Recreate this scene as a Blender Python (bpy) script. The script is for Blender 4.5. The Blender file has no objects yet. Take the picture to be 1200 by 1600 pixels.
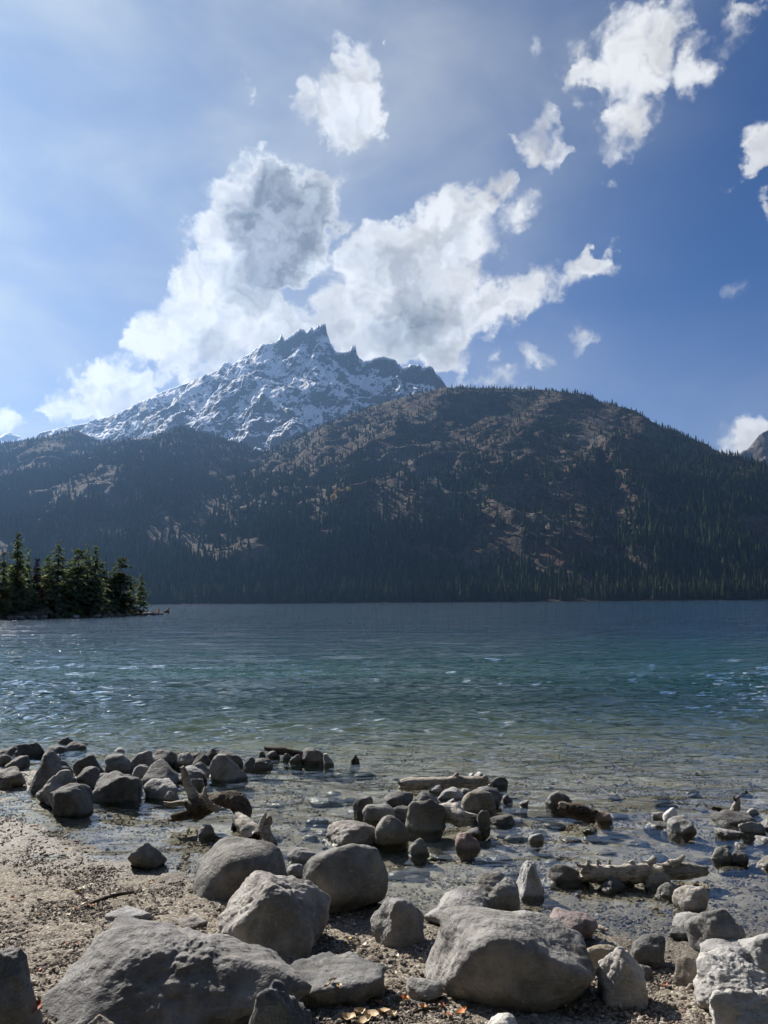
import bpy, bmesh, math, random
import numpy as np
from mathutils import Vector, Matrix
R = math.radians
rng = np.random.default_rng(7)
random.seed(7)
scene = bpy.context.scene
COL = scene.collection

# ------------------------------------------------------------------ camera
F_PX = 1209.0                     # focal length in pixels of a 1200 x 1600 picture
CAM_POS = Vector((0, 0, 1.85))
cam_d = bpy.data.cameras.new('camera'); cam = bpy.data.objects.new('camera', cam_d); COL.objects.link(cam)
cam_d.sensor_fit = 'VERTICAL'; cam_d.sensor_height = 36; cam_d.lens = F_PX / 1600 * 36
cam_d.clip_start = 0.05; cam_d.clip_end = 60000
CAM_M = Matrix.Rotation(R(90 + 6.63), 3, 'X') @ Matrix.Rotation(R(-0.42), 3, 'Z')
cam.matrix_world = Matrix.Translation(CAM_POS) @ CAM_M.to_4x4()
scene.camera = cam

def ray(px, py):
    return (CAM_M @ Vector(((px - 600) / F_PX, (800 - py) / F_PX, -1))).normalized()
def at_depth(px, py, Y):
    d = ray(px, py); return CAM_POS + d * (Y / d.y)
def at_z(px, py, z):
    d = ray(px, py); return CAM_POS + d * ((z - CAM_POS.z) / d.z)

# ------------------------------------------------------------------ sun, sky, exposure
SUN_EL, SUN_AZ = 35.0, -38.0      # degrees; azimuth from +Y (the view direction), negative = to the left
SUN_DIR = Vector((math.sin(R(SUN_AZ)) * math.cos(R(SUN_EL)), math.cos(R(SUN_AZ)) * math.cos(R(SUN_EL)), math.sin(R(SUN_EL))))
sd = bpy.data.lights.new('sun', 'SUN'); sd.energy = 5.0; sd.angle = R(0.53); sd.color = (1, 0.94, 0.86)
so = bpy.data.objects.new('sun', sd); COL.objects.link(so)
so.rotation_euler = (-SUN_DIR).to_track_quat('-Z', 'Y').to_euler(); so.location = (0, 0, 50)

scene.view_settings.view_transform = 'Standard'; scene.view_settings.look = 'None'
scene.view_settings.exposure = 0.86; scene.view_settings.gamma = 1.0; scene.view_settings.use_curve_mapping = False
scene.cycles.use_denoising = True; scene.cycles.use_adaptive_sampling = True; scene.cycles.adaptive_threshold = 0.03; scene.cycles.adaptive_min_samples = 10; scene.cycles.denoising_prefilter = 'ACCURATE'
try: scene.cycles.denoiser = 'OPENIMAGEDENOISE'
except Exception: pass
scene.cycles.max_bounces = 6; scene.cycles.diffuse_bounces = 1; scene.cycles.glossy_bounces = 2
scene.cycles.transparent_max_bounces = 12; scene.cycles.volume_bounces = 0; scene.cycles.transmission_bounces = 2
scene.cycles.caustics_reflective = False; scene.cycles.caustics_refractive = False
scene.cycles.sample_clamp_indirect = 4; scene.cycles.sample_clamp_direct = 12

class NT:                          # small helper to write node trees
    def __init__(s, tree): s.t = tree; s.n = tree.nodes; s.l = tree.links; s.n.clear()
    def add(s, kind, **kw):
        nd = s.n.new('ShaderNode' + kind)
        for k, v in kw.items(): setattr(nd, k, v)
        return nd
    def put(s, sock, v):
        if v is None: return
        if hasattr(v, 'is_output') or isinstance(v, bpy.types.NodeSocket): s.l.new(v, sock)
        else:
            if isinstance(v, (tuple, list, Vector)):
                v = tuple(v)
                if len(v) == 3 and sock.type == 'RGBA': v = v + (1,)
            sock.default_value = v
    def math(s, op, a, b=None, c=None, clamp=False):
        nd = s.add('Math', operation=op, use_clamp=clamp)
        for i, v in enumerate((a, b, c)): s.put(nd.inputs[i], v)
        return nd.outputs[0]
    def vmath(s, op, a, b=None, out=0, scale=None):
        nd = s.add('VectorMath', operation=op); s.put(nd.inputs[0], a); s.put(nd.inputs[1], b)
        if scale is not None: s.put(nd.inputs['Scale'], scale)
        return nd.outputs[out]
    def mapr(s, v, a, b, c=0.0, d=1.0, smooth=True):
        nd = s.add('MapRange', interpolation_type='SMOOTHSTEP' if smooth else 'LINEAR')
        for i, x in enumerate((v, a, b, c, d)): s.put(nd.inputs[i], x)
        return nd.outputs[0]
    def noise(s, vec, scale, detail=4, rough=0.55, dist=0.0, out='Fac', lac=2.0):
        nd = s.add('TexNoise'); s.put(nd.inputs['Vector'], vec)
        for k, v in (('Scale', scale), ('Detail', detail), ('Roughness', rough), ('Distortion', dist), ('Lacunarity', lac)): s.put(nd.inputs[k], v)
        return nd.outputs[out]
    def voro(s, vec, scale, out='Distance', feature='F1', rand=1.0):
        nd = s.add('TexVoronoi', feature=feature); s.put(nd.inputs['Vector'], vec); s.put(nd.inputs['Scale'], scale)
        if 'Randomness' in nd.inputs: s.put(nd.inputs['Randomness'], rand)
        return nd.outputs[out]
    def mix(s, f, a, b, blend='MIX'):
        nd = s.add('Mix', data_type='RGBA', blend_type=blend); s.put(nd.inputs[0], f); s.put(nd.inputs[6], a); s.put(nd.inputs[7], b)
        return nd.outputs[2]
    def ramp(s, v, pts):
        nd = s.add('ValToRGB'); e = nd.color_ramp.elements
        while len(e) < len(pts): e.new(0.5)
        for el, (p, c) in zip(e, pts): el.position = p; el.color = tuple(c) + (1,)
        s.put(nd.inputs[0], v); return nd.outputs[0]
    def mapping(s, vec, scale=(1, 1, 1), rot=(0, 0, 0), loc=(0, 0, 0)):
        nd = s.add('Mapping'); s.put(nd.inputs[0], vec); nd.inputs[1].default_value = loc; nd.inputs[2].default_value = rot; nd.inputs[3].default_value = scale
        return nd.outputs[0]

# clouds: (x, y, radius, weight) give the direction and the angular size of each puff of the real clouds
PUFFS = [
 # the big cloud left of and behind the summit
 (440,345,88,1.1),(402,302,58,.9),(478,315,52,.85),(518,292,28,.4),(350,340,52,.9),(318,365,34,.7),(400,405,80,1.1),(465,395,50,.8),(325,432,58,.9),
 (300,475,56,.9),(370,485,78,1),(255,520,52,.9),(230,532,28,.7),(305,545,62,.9),(272,580,26,.7),(203,525,20,.7),(430,535,62,.9),(420,500,45,.4),
 # its right lobe
 (766,303,32,.8),(735,345,58,.95),(690,360,55,.95),(640,385,55,.95),(590,392,52,.95),(556,402,36,.85),(620,440,80,1),(705,425,50,.7),(560,480,78,1),
 (645,500,78,1),(505,505,50,.75),(585,545,58,1),(665,540,46,.9),(740,480,52,.9),(790,465,42,.9),(830,445,32,.8),(868,452,20,.55),(902,438,25,.8),(935,414,29,.95),
 (953,398,18,.7),(826,322,26,.55),(802,340,18,.4),(775,505,34,.6),(705,540,40,.75),
 # low clouds beyond the left ridge
 (180,600,55,1),(140,592,36,.9),(220,614,34,.8),(165,630,52,.9),(90,645,28,.85),(8,657,26,.85),
 # low streaks right of the summit
 (770,586,26,.5),(722,578,22,.5),(825,553,22,.5),(898,536,24,.62),(730,604,30,.7),(800,604,28,.65),(768,553,17,.45),(850,570,14,.4),(690,565,24,.5),
 # top centre
 (527,64,20,.7),(562,100,36,.9),(545,145,42,.9),(490,160,38,.8),(560,182,46,1),(525,200,30,.75),(590,188,22,.6),(392,132,25,.72),(406,152,13,.35),
 # top right
 (1055,28,42,.75),(1000,48,46,.75),(945,80,48,.75),(898,98,36,.62),(930,120,40,.6),(1000,100,52,.62),(1060,85,48,.75),(1090,115,34,.5),(985,150,42,.65),(968,208,42,.8),(1005,192,32,.6),
 (1142,48,26,.42),(1172,20,18,.38),(1112,100,24,.36),(838,205,36,.75),(874,228,24,.5),(820,234,20,.5),(840,70,20,.28),
 # right edge
 (1190,225,36,.85),(1168,260,26,.65),(1212,245,40,.9),(1204,325,14,.55),(960,300,14,.30),(928,320,15,.32),(868,326,11,.27),(1158,452,13,.30),(1190,440,12,.32),(650,178,11,.22),
 # low cloud beyond the right shoulder
 (1150,694,40,.9),(1192,686,38,.9),(1240,690,50,.9),
 # the sky goes on outside the picture
 (-160,300,95,.95),(-250,340,75,.9),(1420,330,85,.9),(700,-160,75,.85),(300,-260,85,.75),(1350,560,65,.85),(-330,590,80,.95),
]
# shade painted into the cloud colour: where the thick cores are drawn grey
CLOUD_SHADE = [(450,345,88,1.5),(400,425,70,.55),(330,520,50,.45),(470,535,60,.6),(650,535,66,.85),(570,505,60,.5),(705,385,42,.6),(620,425,50,.5),(560,420,34,.4),(660,470,50,.4),(190,625,55,.45),(735,495,40,.4),(560,185,30,.3)]

world = bpy.data.worlds.new('World'); scene.world = world; world.use_nodes = True
def build_world():
    T = NT(world.node_tree)
    out = T.add('OutputWorld'); bg = T.add('Background'); T.l.new(bg.outputs[0], out.inputs[0])
    sky = T.add('TexSky', sky_type='NISHITA'); sky.sun_disc = False
    sky.sun_elevation = R(SUN_EL); sky.sun_rotation = R(SUN_AZ); sky.altitude = 2000; sky.air_density = 1.0; sky.dust_density = 1.0; sky.ozone_density = 3.0
    d = T.vmath('NORMALIZE', T.add('TexCoord').outputs['Generated'])
    # domain warp so that the puffs get ragged outlines
    w1 = T.vmath('SCALE', T.vmath('SUBTRACT', T.noise(d, 24, 5, .58, out='Color'), (.5, .5, .5)), scale=0.085)
    dw = T.vmath('NORMALIZE', T.vmath('ADD', d, w1))
    def field(lst, vec, grow):
        acc = None
        for (x, y, r, w) in lst:
            c = ray(x, y); a = r / F_PX * grow * c.y; k = 1 / (1 - math.cos(a))
            dp = T.vmath('DOT_PRODUCT', vec, c, out=1)
            m = T.math('MULTIPLY_ADD', dp, k, 1 - k, clamp=True)
            acc = T.math('MULTIPLY', m, w) if acc is None else T.math('MULTIPLY_ADD', m, w, acc)
        return acc
    acc = T.math('MULTIPLY', field(PUFFS, dw, 1.21), 1.03)
    # other clouds far outside the picture, behind and overhead
    sep = T.add('SeparateXYZ'); T.l.new(d, sep.inputs[0])
    gen = T.math('MULTIPLY', T.mapr(T.noise(dw, 3.2, 2, .5), .54, .72), T.mapr(sep.outputs[1], 0.45, 0.1))
    acc = T.math('ADD', acc, gen)
    f0 = T.noise(d, 19, 7, .55, .5)
    def billow(vec):               # cauliflower bumps
        nd = T.add('TexVoronoi', feature='F1'); T.put(nd.inputs['Vector'], vec); nd.inputs['Scale'].default_value = 19; nd.inputs['Detail'].default_value = 2.0; nd.inputs['Roughness'].default_value = .4
        return T.math('SUBTRACT', 1, nd.outputs['Distance'])
    f2 = billow(dw); f1 = billow(T.vmath('ADD', dw, tuple((SUN_DIR + Vector((0, 0, .6))).normalized() * 0.013)))
    soft = T.noise(d, 12, 3, .5)
    lim = T.math('MINIMUM', acc, 1.35)
    amp = T.math('MULTIPLY', T.mapr(acc, 0, .3), T.mapr(acc, .6, 1.3, 2.9, 1.6))
    nmix = T.math('ADD', T.math('SUBTRACT', f0, .485), T.math('MULTIPLY', T.math('SUBTRACT', f2, .42), .24))
    dens = T.math('MULTIPLY_ADD', nmix, amp, lim)
    alpha = T.mapr(dens, 0.02, 1.05)
    grey = T.math('MULTIPLY_ADD', T.math('SUBTRACT', soft, .5), 1.5, field(CLOUD_SHADE, dw, 1.3))
    grey = T.math('MULTIPLY', T.mapr(grey, .10, 1.3, smooth=False), T.mapr(dens, .55, 1.2))
    painted_relief = T.math('MULTIPLY', T.math('SUBTRACT', f2, f1), .65)  # sunlit and shaded sides of the bumps, painted into the cloud brightness
    lum = T.math('ADD', T.math('SUBTRACT', 0.93, T.math('MULTIPLY', grey, 0.56)), painted_relief)
    lum = T.math('MAXIMUM', T.math('MINIMUM', lum, 1.05), 0.25)
    tint = T.mix(grey, (.98, .99, 1.0), (.90, .98, 1.08))
    ccol = T.vmath('SCALE', tint, scale=T.math('MULTIPLY', lum, CLOUD_GAIN))
    # thin cirrus veil, thickest towards the sun
    cir = T.noise(T.mapping(d, (1.6, 1.0, 3.2), (0.2, 0.6, 0.5)), 3.0, 5, .52, .3)
    sdot = T.vmath('DOT_PRODUCT', d, tuple(SUN_DIR), out=1)
    low = T.math('MULTIPLY', T.mapr(sep.outputs[2], .40, .12), .55)
    veilw = T.math('MULTIPLY', T.mapr(cir, .28, .80, .36, .84), T.math('ADD', T.mapr(sdot, .55, .93, .03, 1.2), low), clamp=True)
    skyc = T.vmath('MULTIPLY', sky.outputs[0], SKY_TINT)
    skyc = T.mix(veilw, skyc, (CLOUD_GAIN * .55, CLOUD_GAIN * .60, CLOUD_GAIN * .655))
    T.l.new(T.mix(alpha, skyc, ccol), bg.inputs[0]); bg.inputs[1].default_value = SKY_STRENGTH
SKY_STRENGTH = 0.05; CLOUD_GAIN = 9.2; SKY_TINT = (0.27, 0.50, 0.80)
build_world()
world.cycles.sampling_method = 'NONE'

# ------------------------------------------------------------------ numpy noise
_P = np.random.default_rng(11).permutation(256).astype(np.int64); _P = np.concatenate([_P, _P, _P])
_G = np.array([[1,1,0],[-1,1,0],[1,-1,0],[-1,-1,0],[1,0,1],[-1,0,1],[1,0,-1],[-1,0,-1],[0,1,1],[0,-1,1],[0,1,-1],[0,-1,-1]], float)
def perlin(p):
    p = np.asarray(p, float); i = np.floor(p).astype(np.int64); f = p - i; i &= 255
    u = f * f * f * (f * (f * 6 - 15) + 10); r = 0
    for dx in (0, 1):
        wx = u[:, 0] if dx else 1 - u[:, 0]
        for dy in (0, 1):
            wy = u[:, 1] if dy else 1 - u[:, 1]
            for dz in (0, 1):
                wz = u[:, 2] if dz else 1 - u[:, 2]
                h = _P[_P[_P[i[:, 0] + dx] + i[:, 1] + dy] + i[:, 2] + dz] % 12
                g = _G[h]
                r = r + wx * wy * wz * ((f[:, 0] - dx) * g[:, 0] + (f[:, 1] - dy) * g[:, 1] + (f[:, 2] - dz) * g[:, 2])
    return r
def fbm(p, octaves=4, gain=0.5, ridged=False, lac=2.03):
    a, s, r = 1.0, 1.0, 0
    for o in range(octaves):
        n = perlin(p * s + o * 17.3)
        r = r + a * ((0.45 - np.abs(n)) * 1.6 if ridged else n); a *= gain; s *= lac
    return r
def P3(x, y, z=0): return np.stack([x, y, np.broadcast_to(z, np.shape(x)) * 1.0], -1)
def sstep(x, a, b):
    t = np.clip((x - a) / (b - a), 0, 1); return t * t * (3 - 2 * t)

# ------------------------------------------------------------------ object helpers
def mesh_np(name, verts, faces, smooth=True):
    me = bpy.data.meshes.new(name); v = np.asarray(verts, np.float32); f = np.asarray(faces, np.int32)
    k = f.shape[1]; me.vertices.add(len(v)); me.vertices.foreach_set('co', v.ravel())
    me.loops.add(f.size); me.loops.foreach_set('vertex_index', f.ravel())
    me.polygons.add(len(f)); me.polygons.foreach_set('loop_start', np.arange(0, f.size, k, dtype=np.int32))
    me.update(calc_edges=True)
    if smooth: me.polygons.foreach_set('use_smooth', np.ones(len(f), bool))
    else: me.polygons.foreach_set('use_smooth', np.zeros(len(f), bool))
    return me
def link(name, me, mat=None, parent=None, loc=None):
    o = bpy.data.objects.new(name, me); COL.objects.link(o)
    if mat is not None and me is not None and not me.materials: me.materials.append(mat)
    if parent is not None: o.parent = parent
    if loc is not None: o.location = loc
    return o
def tag(o, label=None, cat=None, group=None, kind=None):
    if label: o['label'] = label
    if cat: o['category'] = cat
    if group: o['group'] = group
    if kind: o['kind'] = kind
    return o
def grid_faces(nr, nc):
    i = np.arange(nr * nc).reshape(nr, nc)
    return np.stack([i[:-1, :-1], i[:-1, 1:], i[1:, 1:], i[1:, :-1]], -1).reshape(-1, 4)
def material(name):
    m = bpy.data.materials.new(name); m.use_nodes = True; T = NT(m.node_tree)
    T.out = T.add('OutputMaterial'); return m, T
def principled(T, color, rough=0.8, spec=0.3, normal=None, **kw):
    b = T.add('BsdfPrincipled'); T.put(b.inputs['Base Color'], color); T.put(b.inputs['Roughness'], rough); T.put(b.inputs['Specular IOR Level'], spec)
    if normal is not None: T.put(b.inputs['Normal'], normal)
    for k, v in kw.items(): T.put(b.inputs[k], v)
    T.l.new(b.outputs[0], T.out.inputs[0]); return b
def bump(T, h, strength=.5, dist=.02, normal=None):
    b = T.add('Bump'); T.put(b.inputs['Height'], h); b.inputs['Strength'].default_value = strength; b.inputs['Distance'].default_value = dist
    if normal is not None: T.put(b.inputs['Normal'], normal)
    return b.outputs[0]
def obj_pos(T): return T.add('TexCoord').outputs['Object']
def world_pos(T): return T.add('NewGeometry').outputs['Position']
# ------------------------------------------------------------------ the ground by the lake (height field)
# points seen on the shore: (x, y, height over the water)
GP = [(0,1235,.05),(60,1250,.05),(30,1268,.035),(110,1275,-.09),(0,1290,.05),(58,1287,-.045),(40,1300,.03),(120,1306,-.07),(100,1335,.05),(200,1318,-.09),(200,1345,.02),(280,1328,-.08),(285,1352,.0),(290,1365,.03),
 (180,1290,-.12),(260,1290,-.12),(330,1300,-.09),(400,1320,-.10),(470,1320,-.11),(330,1345,-.02),(370,1390,.03),(450,1400,.02),(460,1360,-.03),(520,1300,-.13),
 (0,1340,.08),(0,1400,.12),(100,1380,.10),(100,1440,.14),(200,1400,.09),(0,1480,.16),(0,1560,.2),(60,1600,.22),(250,1440,.11),(200,1520,.16),(300,1520,.16),(300,1600,.20),(450,1480,.08),(540,1470,.06),(560,1500,.08),(620,1500,.08),
 (600,1420,-.02),(640,1460,.02),(620,1380,-.08),(700,1350,-.12),(660,1320,-.12),(760,1400,-.07),(800,1440,-.03),(870,1475,.01),(930,1490,.015),(900,1460,-.015),(1000,1490,.01),(1000,1460,-.03),(960,1420,-.06),(1050,1440,-.04),(1040,1510,.03),
 (1100,1480,.02),(1180,1470,.02),(1150,1400,-.06),(1200,1420,-.04),(1190,1330,-.10),(1000,1350,-.10),(1000,1560,.07),(1050,1580,.08),(1150,1600,.13),(950,1600,.09),(850,1600,.11),(700,1600,.14),(600,1600,.16),(600,1560,.13),(500,1600,.18),(800,1540,.07),(690,1540,.09),
 (640,1260,-.10),(720,1240,-.10),(800,1260,-.16),(900,1280,-.14),(1000,1290,-.15),(1100,1280,-.13),(1180,1280,-.1),(600,1220,-.2),(500,1240,-.18),(420,1240,-.16),(430,1190,-.16),(300,1200,-.02),(220,1210,-.02),(120,1200,.0),(40,1190,.0),(0,1170,-.03),
 (200,1180,-.12),(350,1180,-.14),(520,1180,-.3),(700,1190,-.32),(900,1210,-.34),(1100,1210,-.34),(1200,1230,-.28),(100,1160,-.2),(0,1150,-.2),(1300,1500,.05),(1300,1400,-.02),(-100,1300,.07),(-100,1500,.2),(-100,1220,.06),(1350,1280,-.14)]
GP = [(x, y, z * (.75 if z < 0 and y > 1225 else .8 if z < 0 and y > 1195 else 1)) for x, y, z in GP]
_gx = np.array([at_z(x, y, z)[:] for x, y, z in GP])
def ground_np(x, y):
    x = np.asarray(x, float); y = np.asarray(y, float); sh = x.shape; xf = x.ravel(); yf = y.ravel()
    num = np.zeros_like(xf); den = np.zeros_like(xf)
    for gx, gy, gz in _gx:
        s = 0.085 * gy ** 1.0
        w = np.exp(-(((xf - gx) / s) ** 2 + ((yf - gy) / (s * 1.25)) ** 2) / 2) + 1e-9
        num += w * gz; den += w
    z = num / den
    # beyond the near shore the bed drops away; in front of the camera and behind it the bank rises
    deep = -0.26 - 0.055 * np.clip(yf - 10, 0, 30) - 0.16 * np.clip(yf - 40, 0, 60)
    t = sstep(yf, 9.5, 13.0); z = z * (1 - t) + np.minimum(deep, -.2) * t
    t = sstep(yf, 2.9, 1.5); z = z * (1 - t) + (.22 + .04 * (2.9 - yf)) * t
    return z.reshape(sh)
_gX, _gY = np.meshgrid(np.linspace(-6, 6, 301), np.linspace(1.5, 16.5, 376)); _gZ = ground_np(_gX, _gY)
def ground(x, y):                 # bilinear look-up
    u = min(max((x + 6) / .04, 0), 299.99); v = min(max((y - 1.5) / .04, 0), 374.99); i, j = int(u), int(v); a, b = u - i, v - j
    return float((_gZ[j, i] * (1 - a) + _gZ[j, i + 1] * a) * (1 - b) + (_gZ[j + 1, i] * (1 - a) + _gZ[j + 1, i + 1] * a) * b)

# ------------------------------------------------------------------ mountains
def ridge_field(X, Y, ridges, soft=18.0, steep=0.0, reach=35.0):
    xs = X.ravel(); ys = Y.ravel(); fields = []; dmin = np.full(xs.shape, 1e9)
    for rd in ridges:
        pts, k = rd[:2]; stp = rd[2] if len(rd) > 2 else steep
        p = np.array([at_depth(*q)[:] for q in pts]); best = np.full(xs.shape, -1e9)
        for a, b in zip(p[:-1], p[1:]):
            ab = b[:2] - a[:2]; L = max((ab ** 2).sum(), 1e-6)
            t = np.clip(((xs - a[0]) * ab[0] + (ys - a[1]) * ab[1]) / L, 0, 1)
            d = np.hypot(xs - a[0] - ab[0] * t, ys - a[1] - ab[1] * t)
            v = a[2] + (b[2] - a[2]) * t - k * d - stp * (1 - np.exp(-d / reach))
            dmin = np.where(v > best, np.minimum(dmin, d), dmin); best = np.maximum(best, v)
        fields.append(best)
    f = np.array(fields); m = f.max(0)
    h = m + soft * np.log(np.exp((f - m) / soft).sum(0)) * np.clip(dmin / 60, 0, 1)
    return h.reshape(X.shape), dmin.reshape(X.shape)

FOREST_RIDGES = [
 ([(330,790,2900),(400,740,2950),(450,700,3000),(500,670,3020),(560,643,3020),(620,624,3010),(690,606,3000),(760,607,3000),(800,608,2980),(850,610,2950),(900,616,2900),(935,630,2830),(965,645,2780),(1000,664,2700),(1050,684,2600),(1100,704,2520),(1150,725,2460),(1200,748,2400),(1300,805,2300),(1450,870,2200)], .62),
 ([(690,606,3000),(640,660,2760),(590,700,2560),(540,755,2320),(480,810,2060),(440,870,1760),(430,905,1600)], .50),
 ([(850,610,2950),(800,680,2640),(730,740,2380),(660,790,2130),(590,850,1830),(560,890,1640)], .57),
 ([(935,630,2830),(930,700,2540),(950,780,2180),(960,860,1800),(965,905,1600)], .63),
 ([(1100,720,2500),(1120,790,2100),(1110,860,1760),(1100,905,1600)], .60),
 ([(-500,650,3900),(-250,700,3700),(-100,700,3650),(0,694,3600),(40,692,3600),(90,678,3600),(118,671,3600),(134,682,3580),(150,704,3500),(170,740,3350)], .45),
 ([(90,750,3300),(150,716,3250),(175,705,3240),(220,690,3220),(255,678,3210),(290,668,3200),(312,688,3160),(340,716,3080),(375,740,2960),(415,790,2760),(440,835,2500)], .46),
 ([(255,682,3200),(235,745,2840),(200,800,2420),(180,860,1960),(170,900,1660)], .42),
 ([(0,696,3590),(-40,765,2950),(-80,830,2300),(-100,890,1740)], .42),
 ([(340,716,3080),(330,795,2600),(320,850,2100),(310,900,1640)], .44),
]
def rand3(x, y, s, seed): return perlin(P3(x / s + seed, y / s - seed, seed * 1.7))
def forest_height(X, Y):
    h, d = ridge_field(X, Y, FOREST_RIDGES, 30)
    x = X.ravel(); y = Y.ravel(); dm = np.clip(d.ravel() / 160, 0.06, 1)
    n = 62 * fbm(P3(x / 420, y / 420, 3.1), 5, .52, ridged=True) - 45
    n2 = 7 * fbm(P3(x / 60, y / 60, 5.1), 3, .5) + 5 * (fbm(P3(x / 38, y / 38, 3.3), 2, .5, ridged=True) - .5)
    h = h + ((n) * dm + n2 * np.clip(dm * 2, .2, 1)).reshape(h.shape)
    sh = sstep(Y + 40 * perlin(P3(x / 300, y / 3000, 9.)).reshape(Y.shape), 1490, 1800)
    return np.where(Y < 1470, -4, (np.maximum(h, 14 + 0.05 * (Y - 1500)) * sh) + 2.0 * sstep(Y, 1480, 1530) - 3 * sstep(Y, 1500, 1470))

def height_mesh(name, fn, x0, x1, y0, y1, nx, ny, fan=0.0):
    """grid over the ground plan; fan widens it with distance"""
    u = np.linspace(0, 1, nx); v = np.linspace(0, 1, ny); U, V = np.meshgrid(u, v)
    Yg = y0 + (y1 - y0) * V; sc = 1 + fan * (Yg - y0) / (y1 - y0)
    Xg = (x0 + (x1 - x0) * U) * sc
    Z = fn(Xg, Yg)
    return mesh_np(name, np.stack([Xg, Yg, Z], -1).reshape(-1, 3), grid_faces(ny, nx)), (Xg, Yg, Z)

SNOW_RIDGES = [
 ([(-60,690,5600),(60,676,5500),(130,661,5400),(165,652,5300),(200,638,5230),(225,625,5180),(250,613,5120),(275,604,5060),(300,595,5010),(318,588,4980),(335,580,4950),(343,577,4940),(350,567,4930),(357,566,4925),(363,571,4920),(375,560,4900),(386,554,4880),(400,544,4850),(412,540,4830),(417,536,4820)], .95, 22),
 ([(417,536,4820),(428,533,4800),(436,528,4780),(440,519,4770),(444,529,4765),(455,521,4750),(468,512,4720),(475,513,4700),(479,519,4690),(486,509,4680),(490,513,4675),(496,507,4665),(502,505,4660),(508,503,4650),(511,519,4640),(514,535,4630),(519,543,4620),(524,549,4600),(531,549,4580),(540,547,4560),(548,545,4540),(550,538,4535),(555,537,4530),(557,549,4525),(561,557,4520),(566,562,4500),(575,561,4480),(583,557,4460),(595,555,4440),(606,556,4420),(616,559,4400),(622,567,4380),(628,573,4360),(637,571,4340),(643,567,4320),(648,569,4310),(655,568,4290),(659,573,4280),(664,572,4270),(670,570,4260),(675,571,4250),(680,580,4240),(688,588,4220),(697,602,4200),(712,630,4150)], 1.05, 150),
 ([(503,545,4560),(500,560,4480),(508,590,4330),(520,640,4120),(530,700,3860)], .95),
 ([(462,545,4640),(450,570,4530),(430,605,4370),(405,650,4180),(395,700,3960)], .95),
 ([(408,565,4740),(385,595,4640),(370,620,4480),(345,660,4290)], .95),
 ([(560,575,4440),(570,600,4320),(560,640,4120),(580,680,3930)], .95),
 ([(608,585,4330),(612,607,4220),(600,640,4060),(590,672,3920)], .95),
 ([(652,592,4200),(648,606,4120),(625,632,4000)], .95),
 ([(343,577,4940),(320,612,4780),(300,640,4600),(290,668,4420)], .9),
 ([(250,613,5120),(235,640,4930),(225,668,4720)], .8),
 ([(165,652,5300),(150,675,5050),(140,700,4800)], .75),
]
def snow_height(X, Y):
    x = X.ravel(); y = Y.ravel()
    h0, d0 = ridge_field(X, Y, SNOW_RIDGES[:2], 10, 0, 24)
    wx = 75 * fbm(P3(x / 260, y / 260, 1.3), 3, .55); wy = 75 * fbm(P3(x / 260, y / 260, 8.3), 3, .55)
    h1, d1 = ridge_field((x + wx).reshape(X.shape), (y + wy).reshape(X.shape), SNOW_RIDGES[2:], 22)
    dr = d0.ravel(); z0 = h0.ravel(); z1 = h1.ravel() - 30 * np.clip(dr / 60, 0, 1) - 60 * np.clip(1 - dr / 60, 0, 1)
    m = np.maximum(z0, z1); z = m + 22 * np.log(np.exp((z0 - m) / 22) + np.exp((z1 - m) / 22)) * np.clip(dr / 50, 0, 1)
    n = 95 * fbm(P3((x + wx) / 300, (y - wx) / 330, z / 700), 5, .52, ridged=True) - 62
    n2 = 10 * fbm(P3((x + wx * .5) / 66, y / 80, z / 100 + 4), 4, .55, ridged=True) - 8
    st = 4.0 * np.sin((z + 0.30 * x + 30 * perlin(P3(x / 130, y / 130, 2.))) / 11.0) * (.5 + perlin(P3(x / 90, y / 90, 6.)))
    w = np.clip(dr / 80, 0.06, 1); w2 = np.clip(dr / 18, 0.4, 1)
    return (z + n * w + (n2 + st) * w2).reshape(X.shape)
def cliff_height(X, Y):
    h, d = ridge_field(X, Y, [([(1110,760,4300),(1148,718,4400),(1158,706,4410),(1166,702,4420),(1176,696,4430),(1184,682,4450),(1190,676,4460),(1200,671,4480),(1225,655,4500),(1300,610,4600),(1420,590,4700)], 1.3)], 14)
    x = X.ravel(); y = Y.ravel(); dr = d.ravel()
    n = 60 * fbm(P3(x / 180, y / 180, 7.), 5, .55, ridged=True) - 40
    return h + (n * np.clip(dr / 90, .05, 1)).reshape(h.shape)
def farpeak_height(X, Y):
    h, d = ridge_field(X, Y, [([(-160,660,7000),(-60,684,7000),(-20,690,7000),(0,681,7000),(8,677,7000),(15,674,7000),(22,679,7000),(32,681,7000),(45,690,7000),(80,720,7000)], .9)], 14)
    x = X.ravel(); y = Y.ravel(); dr = d.ravel()
    n = 60 * fbm(P3(x / 220, y / 220, 7.), 5, .55, ridged=True) - 40
    return h + (n * np.clip(dr / 120, .03, 1)).reshape(h.shape)

# materials of the mountains
m_hill, T = material('mountain_slope')
p = world_pos(T)
big = T.noise(p, .0042, 5, .6); mid = T.noise(p, .03, 5, .62); fine = T.noise(p, .16, 3, .6)
c = T.ramp(mid, [(.30, (.034, .031, .023)), (.48, (.066, .048, .035)), (.60, (.098, .076, .058)), (.74, (.165, .150, .133))])
c = T.mix(T.mapr(big, .5, .68, 0, .7), c, (.125, .118, .108))
c = T.mix(T.mapr(T.noise(p, .012, 3, .5), .58, .70, 0, .55), c, (.105, .055, .032))
c = T.mix(T.math('MULTIPLY', T.mapr(fine, .62, .72), T.mapr(mid, .45, .6, 0, .5)), c, (.42, .40, .37))
principled(T, c, .95, .1, bump(T, T.math('ADD', mid, T.math('MULTIPLY', fine, .6)), 1.0, 22))

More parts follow.
